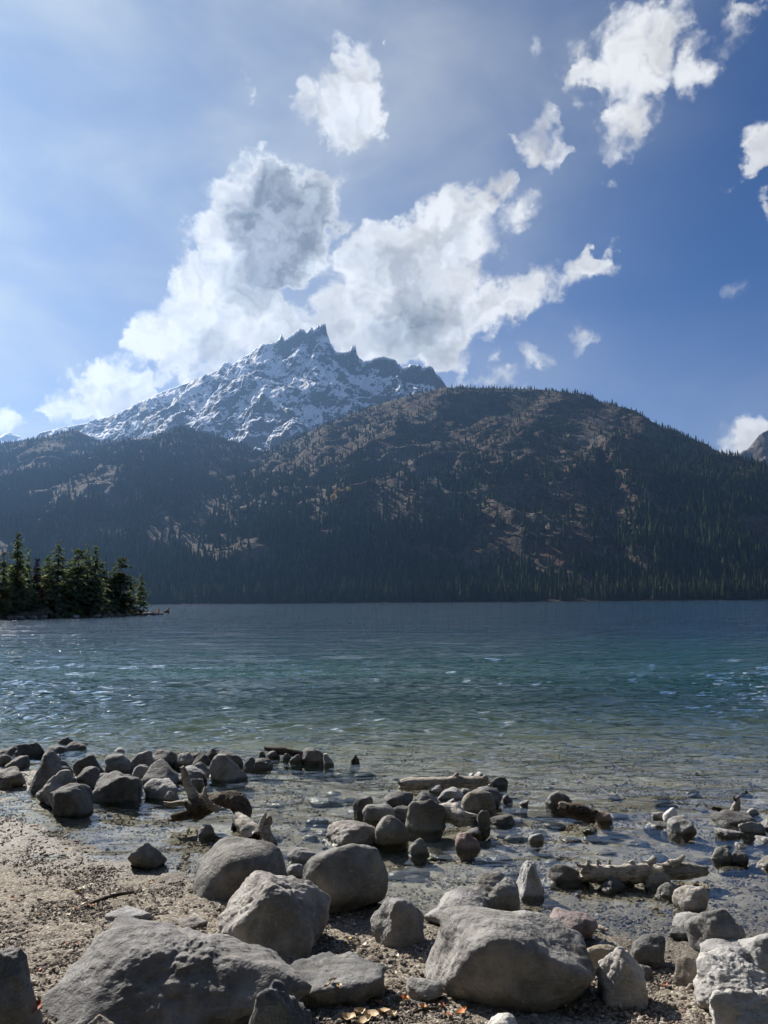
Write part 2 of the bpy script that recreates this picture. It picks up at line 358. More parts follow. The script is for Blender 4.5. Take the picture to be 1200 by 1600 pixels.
m_snow, T = material('snow_and_rock')
geo = T.add('NewGeometry'); p = geo.outputs['Position']
sx = T.add('SeparateXYZ'); T.l.new(p, sx.inputs[0]); sn = T.add('SeparateXYZ'); T.l.new(geo.outputs['Normal'], sn.inputs[0])
n1 = T.noise(p, .0075, 6, .6); n2 = T.noise(p, .06, 5, .65); n3 = T.noise(T.mapping(p, (.02, .02, .10), (.25, .2, 0)), 1.0, 4, .6)
rock = T.ramp(n2, [(.3, (.055, .055, .06)), (.5, (.12, .115, .11)), (.7, (.21, .195, .18))])
rock = T.mix(T.mapr(n3, .5, .65, 0, .6), rock, (.15, .125, .10))
lev = T.math('ADD', sn.outputs[2], T.math('MULTIPLY', T.math('SUBTRACT', n1, .5), 1.5))
lev = T.math('ADD', lev, T.math('MULTIPLY', T.math('SUBTRACT', n2, .5), .55))
lev = T.math('ADD', lev, T.math('MULTIPLY', T.math('SUBTRACT', n3, .5), .75))
lev = T.math('ADD', lev, T.mapr(sx.outputs[2], 600, 860, -.4, 0, False))
lev = T.math('ADD', lev, T.mapr(sx.outputs[2], 1150, 1650, 0, .2, False))
sm = T.mapr(lev, .50, .62)
bm_ = bump(T, T.math('ADD', n2, T.math('MULTIPLY', n3, .8)), 1.0, 9)
principled(T, T.mix(sm, rock, (.82, .84, .87)), .85, .2, bm_)

m_cliff, T = material('cliff_rock')
p = world_pos(T); n1 = T.noise(T.mapping(p, (.02, .02, .008)), 1.0, 6, .65)
principled(T, T.ramp(n1, [(.3, (.06, .055, .05)), (.5, (.14, .125, .11)), (.7, (.27, .25, .23))]), .95, .1, bump(T, n1, 1, 12))

me, FT = height_mesh('forested_mountain', forest_height, -1250, 1250, 1440, 3900, 420, 410, 1.15)
tag(link('forested_mountain', me, m_hill), 'broad brown mountain with dark conifers and bare clearings above the lake', kind='structure')
me, ST = height_mesh('snowy_mountain', snow_height, -2250, 620, 3700, 5650, 760, 440, .12)
tag(link('snowy_mountain', me, m_snow), 'jagged snow-dusted rocky summit rising behind the forested slope', kind='structure')
me, _ = height_mesh('cliff_mountain', cliff_height, 1650, 3200, 3900, 5000, 150, 110)
tag(link('cliff_mountain', me, m_cliff), 'bare rocky cliff at the right edge behind the forested mountain', kind='structure')
me, _ = height_mesh('distant_peak', farpeak_height, -4800, -2900, 6500, 7400, 120, 60)
tag(link('distant_peak', me, m_snow), 'small distant snowy peak at the far left edge', kind='structure')

# ------------------------------------------------------------------ conifers
def leafmat(name, dark, light, rough=.75, trans=.25):
    m, T = material(name)
    r = T.add('ObjectInfo').outputs['Random']; p = world_pos(T)
    n = T.noise(p, 1.6, 3, .6)
    c = T.mix(T.mapr(n, .35, .68), dark, light)
    hs = T.add('HueSaturation'); T.put(hs.inputs['Hue'], T.mapr(r, 0, 1, .47, .525, False)); T.put(hs.inputs['Value'], T.mapr(r, 0, 1, .75, 1.5, False)); T.put(hs.inputs['Color'], c)
    d = T.add('BsdfDiffuse'); T.put(d.inputs[0], hs.outputs[0]); tr = T.add('BsdfTranslucent'); T.put(tr.inputs[0], hs.outputs[0])
    mx = T.add('MixShader'); mx.inputs[0].default_value = trans; T.l.new(d.outputs[0], mx.inputs[1]); T.l.new(tr.outputs[0], mx.inputs[2]); T.l.new(mx.outputs[0], T.out.inputs[0])
    return m
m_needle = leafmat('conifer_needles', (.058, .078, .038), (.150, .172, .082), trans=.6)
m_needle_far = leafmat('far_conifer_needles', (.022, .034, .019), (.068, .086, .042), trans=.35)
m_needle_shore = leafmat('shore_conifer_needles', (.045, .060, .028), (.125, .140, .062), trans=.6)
m_dead = leafmat('dead_needles', (.06, .038, .028), (.11, .065, .045))
m_gold = leafmat('yellow_autumn_leaves', (.30, .17, .03), (.48, .28, .06))
m_bark, T = material('tree_bark')
p = obj_pos(T); n = T.noise(T.mapping(p, (6, 6, 1.2)), 2.0, 4, .6)
principled(T, T.ramp(n, [(.3, (.035, .028, .022)), (.7, (.11, .085, .065))]), .95, .1)

def crown_mesh(name, h, r, layers, nb, sprays, seed, base=.12, droop=.35, shape=.85, top=1.0):
    rg = np.random.default_rng(seed); V = []; Fc = []
    def kite(a, tip, wdir, w, sag):
        i = len(V); m = a + (tip - a) * .55
        V.extend([a, m + wdir * w - (0, 0, sag), tip, m - wdir * w - (0, 0, sag)]); Fc.append((i, i + 1, i + 2, i + 3))
    for l in range(layers):
        t = (l + rg.uniform(-.3, .3)) / layers; t = min(max(t, 0), .995); z = h * (base + (1 - base) * t)
        prof = (1 - t) ** shape * min(1, .55 + t * 3.5)
        for b in range(nb):
            a = 6.283 * (b + rg.uniform(-.35, .35)) / nb + l * 1.1
            L = r * prof * rg.uniform(.4, 1.2) * (1 + .25 * math.sin(l * 1.9 + a * 2 + seed)) + .012 * h
            dv = np.array([math.cos(a), math.sin(a), 0]); wd = np.array([-dv[1], dv[0], 0])
            z = z + rg.uniform(-.028, .028) * h; root = np.array([0, 0, z + .02 * h]); tip = dv * L + (0, 0, z - L * droop * rg.uniform(.5, 1.3) + (.04 * h if t > .9 else 0))
            if sprays <= 1:
                kite(root, tip, wd, L * .33, .02 * h * rg.uniform(0, 1))
            else:
                for s_ in range(sprays):
                    u = .18 + .82 * s_ / (sprays - 1); q = root + (tip - root) * u
                    for sg in (-1, 1):
                        ang = rg.uniform(.5, 1.0) * sg; ca, sa = math.cos(ang), math.sin(ang)
                        d2 = dv * ca + wd * sa; ln = L * .34 * (1.15 - .6 * u) * rg.uniform(.7, 1.4) + .012 * h
                        e = q + d2 * ln - (0, 0, ln * rg.uniform(.05, .7))
                        kite(q, e, np.array([-d2[1], d2[0], rg.uniform(-.9, .9)]), ln * .20, ln * .1)
                kite(root, tip, wd, L * .10, 0)
    kite(np.array([0, 0, h * .93]), np.array([0, 0, h * top]), np.array([1., 0, 0]), .012 * h, 0); kite(np.array([0, 0, h * .93]), np.array([0, 0, h * top]), np.array([0, 1., 0]), .012 * h, 0)
    return mesh_np(name, np.array(V), np.array(Fc), smooth=False)
def tube_mesh(name, pts, radii, sides=7, cap=True, jitter=0.0, seed=1):
    rg = np.random.default_rng(seed); pts = [Vector(p) for p in pts]; V = []; Fc = []
    up = Vector((0, 0, 1)); prev = None
    for i, p in enumerate(pts):
        d = (pts[min(i + 1, len(pts) - 1)] - pts[max(i - 1, 0)]).normalized()
        if prev is None:
            n = d.cross(up if abs(d.z) < .9 else Vector((1, 0, 0))).normalized()
        else: n = (prev - d * prev.dot(d)).normalized()
        prev = n; b = d.cross(n)
        for s in range(sides):
            a = 6.28318 * s / sides; rr = radii[i] * (1 + jitter * rg.uniform(-1, 1))
            V.append(p + (n * math.cos(a) + b * math.sin(a)) * rr)
    for i in range(len(pts) - 1):
        for s in range(sides):
            a = i * sides + s; b2 = i * sides + (s + 1) % sides; Fc.append((a, b2, b2 + sides, a + sides))
    v = [tuple(x) for x in V]
    if cap:
        for ring, ctr in ((0, pts[0]), (len(pts) - 1, pts[-1])):
            ci = len(v); v.append(tuple(ctr))
            for s in range(sides):
                a = ring * sides + s; b2 = ring * sides + (s + 1) % sides; Fc.append((a, b2, ci, ci))
    me = bpy.data.meshes.new(name); me.from_pydata(v, [], [tuple(dict.fromkeys(f)) for f in Fc]); me.update()
    me.polygons.foreach_set('use_smooth', np.ones(len(me.polygons), bool))
    return me
def tree_thing(name, crown_me, trunk_me, loc, s, rz, label, group=None, lean=0, cat='tree'):
    e = link(name, None, loc=loc); e.scale = s; e.rotation_euler = (lean, 0, rz); tag(e, label, cat, group)
    link('trunk', trunk_me, None, e)
    if crown_me: link('crown', crown_me, None, e)
    return e

# terrain sampling for the slope (bilinear on the fan grid)
def sample_forest(x, y):
    X, Yg, Z = FT; ny, nx = Z.shape
    v = (y - 1440) / (3900 - 1440); sc = 1 + 1.15 * v; u = (x / sc + 1250) / 2500
    fu = np.clip(u * (nx - 1), 0, nx - 1.001); fv = np.clip(v * (ny - 1), 0, ny - 1.001); i = fu.astype(int); j = fv.astype(int); a = fu - i; b = fv - j
    return (Z[j, i] * (1 - a) + Z[j, i + 1] * a) * (1 - b) + (Z[j + 1, i] * (1 - a) + Z[j + 1, i + 1] * a) * b

# far forest: a mass of trees on the slope
N = 170000
fy = 1500 + 2150 * rng.random(N) ** 1.0; fx = (rng.random(N) * 2 - 1) * .62 * fy
fz = sample_forest(fx, fy)
clear = fbm(P3(fx / 330, fy / 330, fz / 240 + 2.), 4, .55) + .35 * fbm(P3(fx / 60, fy / 60, 1.), 2)
elev = fz
sx_ = sample_forest(fx + 8, fy) - sample_forest(fx - 8, fy); sy_ = sample_forest(fx, fy + 8) - sample_forest(fx, fy - 8)
azx = fx / fy
facing_left = np.clip(-sx_ / 16, -1, 1)
thr = -.06 + .10 * sstep(elev, 60, 260) - .55 * sstep(elev, 130, 20) - .25 * sstep(elev, 560, 780) - .30 * sstep(azx, .30, .46) - .34 * sstep(azx, -.04, -.28)
thr = thr + .24 * sstep(azx, -.12, .02) * sstep(azx, .34, .22) * sstep(elev, 70, 180) * sstep(elev, 760, 560)
prob = sstep(-clear, thr - .10, thr + .22) * .86 + .05
mid = sstep(elev, 110, 220) * sstep(azx, -.35, -.1) * sstep(azx, .44, .34)
prob = prob * (1 - mid) + mid * (.08 + .34 * prob)
keep = (rng.random(N) < prob * .66) & (fz > 1.5)
fx, fy, fz = fx[keep], fy[keep], fz[keep]
fs = np.clip(np.exp(rng.normal(-.12, .33, len(fx))), .35, 1.7) * (25 - 12 * sstep(fz, 150, 800))
me = bpy.data.meshes.new('far_forest'); me.vertices.add(len(fx)); me.vertices.foreach_set('co', np.stack([fx, fy, fz - .5], -1).astype(np.float32).ravel())
at = me.attributes.new('tree_height', 'FLOAT', 'POINT'); at.data.foreach_set('value', fs.astype(np.float32))
at = me.attributes.new('tree_width', 'FLOAT', 'POINT'); at.data.foreach_set('value', (fs * rng.uniform(.7, 1.35, len(fx))).astype(np.float32))
me.update()
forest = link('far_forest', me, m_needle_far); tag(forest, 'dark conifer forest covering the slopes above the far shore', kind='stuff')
def forest_nodes(mat):
    g = bpy.data.node_groups.new('forest_scatter', 'GeometryNodeTree')
    g.interface.new_socket('Geometry', in_out='INPUT', socket_type='NodeSocketGeometry'); g.interface.new_socket('Geometry', in_out='OUTPUT', socket_type='NodeSocketGeometry')
    N_, L_ = g.nodes, g.links; gi = N_.new('NodeGroupInput'); go = N_.new('NodeGroupOutput')
    join = N_.new('GeometryNodeJoinGeometry')
    for (z, h, r) in ((.10, .42, .17), (.33, .38, .125), (.58, .43, .085)):
        c = N_.new('GeometryNodeMeshCone'); c.inputs['Vertices'].default_value = 6; c.inputs['Radius Bottom'].default_value = r; c.inputs['Radius Top'].default_value = 0; c.inputs['Depth'].default_value = h
        try: c.fill_type = 'NONE'
        except Exception: pass
        tr = N_.new('GeometryNodeTransform'); tr.inputs['Translation'].default_value = (0, 0, z); tr.inputs['Rotation'].default_value = (0, 0, z * 7)
        L_.new(c.outputs['Mesh'], tr.inputs['Geometry']); L_.new(tr.outputs[0], join.inputs[0])
    nz = N_.new('ShaderNodeTexNoise'); nz.inputs['Scale'].default_value = 9
    sub = N_.new('ShaderNodeVectorMath'); sub.operation = 'SUBTRACT'; L_.new(nz.outputs['Color'], sub.inputs[0]); sub.inputs[1].default_value = (.5, .5, .5)
    scl = N_.new('ShaderNodeVectorMath'); scl.operation = 'SCALE'; L_.new(sub.outputs[0], scl.inputs[0]); scl.inputs['Scale'].default_value = .16
    sp = N_.new('GeometryNodeSetPosition'); L_.new(join.outputs[0], sp.inputs['Geometry']); L_.new(scl.outputs[0], sp.inputs['Offset'])
    sm_ = N_.new('GeometryNodeSetMaterial'); sm_.inputs['Material'].default_value = mat; L_.new(sp.outputs[0], sm_.inputs['Geometry'])
    iop = N_.new('GeometryNodeInstanceOnPoints'); L_.new(gi.outputs[0], iop.inputs['Points']); L_.new(sm_.outputs[0], iop.inputs['Instance'])
    def attr(n):
        a = N_.new('GeometryNodeInputNamedAttribute'); a.data_type = 'FLOAT'; a.inputs['Name'].default_value = n; return a.outputs[0]
    cx = N_.new('ShaderNodeCombineXYZ'); w = attr('tree_width'); L_.new(w, cx.inputs[0]); L_.new(w, cx.inputs[1]); L_.new(attr('tree_height'), cx.inputs[2]); L_.new(cx.outputs[0], iop.inputs['Scale'])
    rv = N_.new('FunctionNodeRandomValue'); rv.data_type = 'FLOAT'; rv.inputs[3].default_value = 6.28
    cr = N_.new('ShaderNodeCombineXYZ'); L_.new(rv.outputs[1], cr.inputs[2]); L_.new(cr.outputs[0], iop.inputs['Rotation'])
    L_.new(iop.outputs[0], go.inputs[0]); return g
md = forest.modifiers.new('scatter', 'NODES'); md.node_group = forest_nodes(m_needle_far)

# the front row on the far shore: single trees
shore_crowns = []
for i in range(7):
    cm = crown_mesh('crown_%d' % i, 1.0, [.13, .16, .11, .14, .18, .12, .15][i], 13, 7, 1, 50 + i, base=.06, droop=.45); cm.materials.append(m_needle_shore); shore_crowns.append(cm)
trunk_far = tube_mesh('trunk_far', [(0, 0, -.03), (0, 0, .45), (0, 0, .95)], [.016, .010, .003], 5); trunk_far.materials.append(m_bark)
for i in range(300):
    px = 215 + 1000 * (i + rng.uniform(-.45, .45)) / 300
    Y = 1512 + 75 * rng.random() ** 1.3
    P = at_depth(px, 938, Y); z = float(sample_forest(np.array([P.x]), np.array([Y]))[0])
    hgt = rng.uniform(20, 38) * (1.0 if rng.random() < .85 else .55)
    tree_thing('conifer', shore_crowns[i % 7], trunk_far, (P.x, Y, max(z, .3) - .3), (hgt * rng.uniform(.8, 1.25), hgt * rng.uniform(.8, 1.25), hgt), rng.uniform(0, 6.28),
               'dark conifer in the dense front row along the far lakeshore', 'conifers along the far lakeshore')
# a few yellow autumn aspens on the far slope
def puff_mesh(name, n, seed, sz=.16):
    rg = np.random.default_rng(seed); V = []; Fc = []
    for k in range(n):
        d = rg.normal(size=3); d /= np.linalg.norm(d); c = d * rg.uniform(.5, 1) ** .6 * (.42, .42, .5) + (0, 0, .55)
        a = rg.normal(size=3); a /= np.linalg.norm(a); b = np.cross(a, d); b /= np.linalg.norm(b) + 1e-9; s = sz * rg.uniform(.6, 1.3)
        i = len(V); V.extend([c - a * s, c - b * s * .7, c + a * s, c + b * s * .7]); Fc.append((i, i + 1, i + 2, i + 3))
    return mesh_np(name, np.array(V), np.array(Fc), smooth=False)
asp = puff_mesh('aspen_crown', 130, 5); asp.materials.append(m_gold)
asp_trunk = tube_mesh('aspen_trunk', [(0, 0, -.05), (0, 0, .7)], [.03, .015], 5); asp_trunk.materials.append(m_bark)
for (px, py, Y, hh, lab) in ((520, 862, 1930, 15, 'leftmost yellow autumn aspen low on the far slope'), (527, 858, 1960, 17, 'second yellow autumn aspen low on the far slope'), (545, 856, 1975, 14, 'pale yellow aspen right of the yellow pair on the far slope'),
                             (606, 789, 2230, 13, 'small orange aspen on the bare diagonal spur of the far slope')):
    P = at_depth(px, py, Y); z = float(sample_forest(np.array([P.x]), np.array([Y]))[0])
    tree_thing('aspen_tree', asp, asp_trunk, (P.x, Y, z), (hh, hh, hh), px, lab, 'yellow aspens on the far slope')

# ------------------------------------------------------------------ the wooded headland on the left
def headland_height(X, Y):
    ex = [-600, 0, 60, 130, 200, 230, 244, 252]; ey = [976, 968.5, 966.5, 965, 962, 961, 961, 958]
    e = np.array([at_z(a, b, 0.0)[:2] for a, b in zip(ex, ey)])
    o = np.argsort(e[:, 0]); e = e[o]
    front = np.interp(X, e[:, 0], e[:, 1]); tipx = e[-1, 0]
    x = X.ravel(); y = Y.ravel()
    n = (fbm(P3(x / 5, y / 5, 2.), 4, .55)).reshape(X.shape)
    din = Y - front + n * 1.2
    taper = sstep(X, tipx + .3, tipx - 3.0)
    L = np.clip(3.5 + (tipx - X) * .8, 3, 40); back = sstep(Y, front + L, front + L * .6)
    return -1.2 + (1.0 + .35 * sstep(din, 0, 2.2) + .9 * sstep(din, 1.5, 9)) * sstep(din, -2.5, .6) * taper * back * 1.15 + n * .22 * sstep(din, -1, 1) * taper
m_head, T = material('headland_soil')
p = world_pos(T); n = T.noise(p, .9, 5, .65); v = T.voro(p, 1.6)
c = T.ramp(n, [(.32, (.035, .03, .022)), (.5, (.085, .07, .05)), (.68, (.21, .19, .165))])
principled(T, c, .95, .15, bump(T, T.math('ADD', n, v), .8, .3))
me, HT = height_mesh('headland', headland_height, -110, -24, 85, 175, 260, 200)
tag(link('headland', me, m_head), 'low wooded headland with a stony shore on the left', kind='structure')
_fe = sorted((at_z(a, b, 0.0).x / at_z(a, b, 0.0).y, at_z(a, b, 0.0).y) for a, b in zip([-600, 0, 60, 130, 200, 240, 262, 275], [976, 968.5, 966.5, 965, 962, 961, 961, 958]))
def shore_y(px): return float(np.interp(ray(px, 955).x / ray(px, 955).y, [q[0] for q in _fe], [q[1] for q in _fe]))
def head_z(x, y): return float(headland_height(np.array([[x]]), np.array([[y]]))[0, 0])
HC = []
for i in range(6):
    cm = crown_mesh('near_crown_%d' % i, 1.0, [.20, .24, .17, .21, .27, .19][i], [24, 21, 27, 22, 19, 25][i], 9, 5, 80 + i, base=[.07, .10, .06, .12, .2, .05][i], droop=[.35, .25, .45, .3, .15, .4][i], shape=[.85, .75, .95, .8, .55, .9][i])
    cm.materials.append(m_needle); HC.append(cm)
HCd = HC[2].copy(); HCd.materials.clear(); HCd.materials.append(m_dead)
trunk_near = tube_mesh('trunk_near', [(0, 0, -.06), (0, 0, .05), (0.004, 0, .5), (0, 0, .97)], [.022, .015, .010, .002], 8); trunk_near.materials.append(m_bark)
HEAD = [ # x, top y, base y, depth, variant, label
 (2, 862, 956, 112, 0, 'conifer cut by the left picture edge on the headland'),
 (23, 832, 956, 113, 2, 'tallest narrow conifer at the left end of the headland'),
 (40, 862, 956, 118, 5, 'slim bluish conifer right of the tallest headland conifer'),
 (55, 872, 955, 116, 'd', 'reddish dead conifer between green ones on the headland'),
 (72, 868, 955, 121, 3, 'conifer half hidden behind the pointed headland conifer'),
 (88, 850, 955, 114, 1, 'pointed full conifer in the middle of the headland'),
 (106, 880, 955, 122, 0, 'low dark conifer in the gap in the middle of the headland'),
 (120, 856, 955, 117, 4, 'broad-topped conifer left of the twin headland conifers'),
 (134, 855, 955, 120, 5, 'left one of the twin tall headland conifers'),
 (147, 853, 955, 115, 2, 'right one of the twin tall headland conifers'),
 (160, 890, 955, 124, 3, 'lower conifer behind the bare snag on the headland'),
 (176, 884, 954, 120, 5, 'narrow conifer against the round-topped headland tree'),
 (188, 870, 954, 117, 4, 'round-topped bushy conifer near the tip of the headland'),
 (203, 904, 953, 123, 0, 'short conifer between the round-topped tree and the tip of the headland'),
 (219, 898, 953, 120, 1, 'small last conifer at the tip of the headland'),
 (61, 934, 957, 108, 1, 'tiny young conifer at the water edge of the headland'),
 (14, 880, 956, 122, 4, 'dark conifer behind the tallest headland conifer'),
 (97, 900, 956, 124, 2, 'shaded conifer behind the middle of the headland'),
 (30, 868, 956, 130, 3, 'conifer in the back row of the headland'), (64, 884, 956, 131, 1, 'conifer in the back row of the headland'), (80, 880, 956, 129, 4, 'conifer in the back row of the headland'), (113, 872, 956, 130, 3, 'conifer in the back row of the headland'), (127, 878, 956, 131, 1, 'conifer in the back row of the headland'), (153, 876, 956, 130, 4, 'conifer in the back row of the headland'), (170, 893, 956, 127, 3, 'conifer in the back row of the headland'), (182, 892, 956, 126, 1, 'conifer in the back row of the headland'),
]
for i, (px, ty, by, Y, var, lab) in enumerate(HEAD):
    Y = shore_y(px) + 2.0 + (Y - 108) * .45
    B = at_depth(px, by, Y); z = head_z(B.x, Y); top = at_depth(px, ty, Y).z; h = top - z
    w = h * rng.uniform(1.0, 1.25)
    tree_thing('conifer', HCd if var == 'd' else HC[var], trunk_near, (B.x, Y, z), (w, w, h), rng.uniform(0, 6.28), lab, 'conifers on the headland')
SY = shore_y(164) + 5; P = at_depth(164, 955, SY); z = head_z(P.x, SY); h = at_depth(164, 861, SY).z - z
sn_ = tree_thing('dead_snag', None, trunk_near, (P.x, SY, z), (h * .8, h * .8, h), 1, 'thin bare dead trunk standing between the headland conifers', None)
bush = puff_mesh('bush_crown', 260, 9, .11); bush.materials.append(m_needle)
bush_stem = tube_mesh('bush_stem', [(0, 0, -.1), (0, 0, .5)], [.03, .015], 5); bush_stem.materials.append(m_bark)
for k, (px, Y, s) in enumerate([(5, 108, 2.0), (28, 109, 1.7), (48, 110, 1.5), (80, 111, 1.9), (100, 112, 2.2), (125, 112, 1.8), (150, 113, 2.0), (168, 114, 1.6), (195, 115, 2.3), (210, 116, 1.7), (228, 118, 1.2), (38, 116, 3), (112, 118, 3.2), (140, 119, 3), (172, 119, 3)]):
    Y = shore_y(px) + 1.6 + max(Y - 112, 0) * .5; P = at_depth(px, 955, Y)
    tree_thing('bush', bush, bush_stem, (P.x, Y, head_z(P.x, Y) - .1), (s * 1.3, s * 1.3, s), k * 1.3, 'low dark bush under the headland conifers', 'bushes under the headland conifers', cat='bush')

# ------------------------------------------------------------------ unseen wooded bank behind the camera, added to block sky light
def bank_height(X, Y):
    n = fbm(P3(X.ravel() / 4, Y.ravel() / 4, 3.), 3).reshape(X.shape); return .26 + .13 * np.clip(.9 - Y, 0, 60) + .35 * n * sstep(Y, 0, -4)
me, _ = height_mesh('bank', bank_height, -70, 70, -60, .98, 120, 60)
tag(link('bank', me, m_head), 'unseen rising bank added behind the beach to cut sky light', kind='structure')
bn_ = 420; bx = rng.uniform(-60, 60, bn_); by = -5 - 45 * rng.random(bn_) ** 1.3; bz = bank_height(bx[None], by[None])[0]
me = bpy.data.meshes.new('added_bank_forest'); me.vertices.add(bn_); me.vertices.foreach_set('co', np.stack([bx, by, bz - .3], -1).astype(np.float32).ravel())
bh = rng.uniform(9, 17, bn_).astype(np.float32); at = me.attributes.new('tree_height', 'FLOAT', 'POINT'); at.data.foreach_set('value', bh)
at = me.attributes.new('tree_width', 'FLOAT', 'POINT'); at.data.foreach_set('value', (bh * rng.uniform(.9, 1.5, bn_)).astype(np.float32)); me.update()
bf = link('added_bank_forest', me, m_needle_far); tag(bf, 'unseen conifer forest added on the bank behind the beach to darken the rock fronts', kind='stuff'); bf.modifiers.new('scatter', 'NODES').node_group = md.node_group

# ------------------------------------------------------------------ the lake
def build_lake():
    d = [2.6]
    while d[-1] < 1600:
        px = d[-1] ** 2 / (1.85 * 774); d.append(d[-1] + max(.011, min(px * .55, d[-1] * .03 + .1, 25)))
    d = np.array(d); nc = 560
    a = np.linspace(-R(33), R(33), nc)
    D, A = np.meshgrid(d, np.tan(a), indexing='ij'); Yg = D; Xg = D * A
    rg = np.random.default_rng(3); x = Xg.ravel(); y = Yg.ravel()
    dd = np.gradient(d); cell = np.repeat(np.maximum(dd, 0), nc)
    z = np.zeros_like(x); wind = R(-96)   # the ripples run in from the lake
    jx = x + .35 * perlin(P3(x / 1.7, y / 1.7, .3)) + 1.5 * perlin(P3(x / 9, y / 9, .9)); jy = y + .25 * perlin(P3(x / 1.4, y / 1.4, 5.3)) + 1.2 * perlin(P3(x / 8, y / 8, 2.9))
    calm = sstep(y + .8 * perlin(P3(x / 1.5, y / 1.5, 8.)) + .9 * np.clip(-x - 1.0, 0, 3), 5.5, 11.5)
    for k in range(84):
        lam = math.exp(rg.uniform(math.log(.11), math.log(3.0))); th = wind + rg.normal() * .38; kk = 6.2832 / lam
        amp = lam * (.0082 if lam < .9 else .0034)
        fil = sstep(lam / cell, 1.8, 3.2)
        loc = (.05 + .95 * calm) if lam > .3 else (.10 + .9 * calm)
        z += amp * fil * loc * np.sin(kk * (jx * math.cos(th) + jy * math.sin(th)) + rg.uniform(0, 6.28))
    gust = .75 + .5 * fbm(P3(x / 14, y / 26, 1.5), 2); z *= gust
    z *= sstep(y, 150, 70)
    return mesh_np('lake', np.stack([x, y, z], -1), grid_faces(len(d), nc))
m_water, T = material('lake_water')
geo = T.add('NewGeometry'); p = geo.outputs['Position']; sp_ = T.add('SeparateXYZ'); T.l.new(p, sp_.inputs[0])
rip = T.noise(T.mapping(p, (2.4, 5.2, 1), (0, 0, .06)), 1.0, 2, .55); rip2 = T.noise(T.mapping(p, (.55, 1.5, 1), (0, 0, -.05)), 1.0, 3, .6)
rip3 = T.noise(T.mapping(p, (.11, .34, 1), (0, 0, .04)), 1.0, 3, .6)
grp = T.mapr(T.noise(T.mapping(p, (.10, .32, 1)), 1.0, 4, .6), .33, .66, .35, 1.3)
amt = T.math('MULTIPLY', T.mapr(sp_.outputs[1], 5.5, 13.0, .05, 1.0), grp)
bn = T.add('Bump'); T.put(bn.inputs['Height'], T.math('MULTIPLY_ADD', rip3, T.mapr(sp_.outputs[1], 15, 60, 0, 4.5), T.math('MULTIPLY_ADD', rip, .42, rip2))); T.put(bn.inputs['Strength'], amt); bn.inputs['Distance'].default_value = .22
cosi = T.math('ABSOLUTE', T.vmath('DOT_PRODUCT', geo.outputs['Incoming'], bn.outputs[0], out=1))
fres = T.math('MULTIPLY_ADD', T.math('POWER', T.math('SUBTRACT', 1, cosi, clamp=True), 5), .98, .02)
tint = T.mix(T.mapr(sp_.outputs[1], 6, 22), (.90, .92, .88), (.55, .80, .76))
tra = T.add('BsdfTransparent'); T.put(tra.inputs[0], tint)
dfu = T.add('BsdfDiffuse')
body = T.mix(T.mapr(T.math('ADD', sp_.outputs[1], T.math('MULTIPLY', T.noise(p, .05, 3, .5), 24)), 22, 62), (.010, .050, .045), (.0045, .021, .040))
T.put(dfu.inputs[0], body)
turb = T.mapr(T.math('ADD', sp_.outputs[1], T.math('MULTIPLY', T.noise(p, .25, 3, .5), 6)), 8, 28, 0, .97)
inner = T.add('MixShader'); T.put(inner.inputs[0], turb); T.l.new(tra.outputs[0], inner.inputs[1]); T.l.new(dfu.outputs[0], inner.inputs[2])
gl = T.add('BsdfGlossy'); T.put(gl.inputs['Color'], (1, 1, 1)); T.put(gl.inputs['Roughness'], T.mapr(sp_.outputs[1], 8, 60, .015, .07)); T.l.new(bn.outputs[0], gl.inputs['Normal'])
ms = T.add('MixShader'); T.l.new(fres, ms.inputs[0]); T.l.new(inner.outputs[0], ms.inputs[1]); T.l.new(gl.outputs[0], ms.inputs[2]); T.l.new(ms.outputs[0], T.out.inputs[0])
lake = link('lake', build_lake(), m_water); tag(lake, 'rippled blue-green lake water', kind='structure')

# ------------------------------------------------------------------ haze: one closed box of thin air
def haze_box():
    me = bpy.data.meshes.new('haze'); x0, x1, y0, y1, z0, z1 = -6500, 6500, -400, 7600, HAZE_BOTTOM, 1830
    v = [(x, y, z) for z in (z0, z1) for y in (y0, y1) for x in (x0, x1)]
    me.from_pydata(v, [], [(0, 2, 3, 1), (4, 5, 7, 6), (0, 1, 5, 4), (2, 6, 7, 3), (0, 4, 6, 2), (1, 3, 7, 5)]); me.update()
    m, T = material('haze_air'); pv = T.add('VolumePrincipled')
    T.put(pv.inputs['Color'], HAZE_COLOR); pv.inputs['Density'].default_value = HAZE_DENSITY; pv.inputs['Anisotropy'].default_value = .55
    T.l.new(pv.outputs[0], T.out.inputs['Volume'])
    o = link('haze', me, m); tag(o, 'thin blue haze in the air over the lake and mountains', kind='stuff'); return o
HAZE_BOTTOM = -14.0; HAZE_DENSITY = 2.8e-5; HAZE_COLOR = (.30, .55, 1.0)
haze_box()
# ------------------------------------------------------------------ beach and lake bed
def build_shore():
    ys = [1.0]
    while ys[-1] < 125: ys.append(ys[-1] + max(.012, ys[-1] * (.0042 if ys[-1] < 9 else .02)))
    ys = np.array(ys); nc = 420; U = np.linspace(-1, 1, nc)
    Yg, Ug = np.meshgrid(ys, U, indexing='ij'); Xg = Ug * (.66 * Yg + .7)
    Z = ground_np(Xg, Yg); x = Xg.ravel(); y = Yg.ravel(); z = Z.ravel()
    land = sstep(z, -.10, .06)
    z = z + land * (.016 * fbm(P3(x / .28, y / .28, .4), 3, .55) + .012 * fbm(P3(x / .055, y / .055, 2.), 2, .6)) + (1 - land) * .012 * fbm(P3(x / .2, y / .2, 7.), 3, .6)
    z += .014 * perlin(P3(x / .75, y / .75, 1.)) * sstep(np.abs(z), 0, .08)
    return mesh_np('shore', np.stack([x, y, z], -1), grid_faces(len(ys), nc))
m_shore, T = material('gravel_sand')
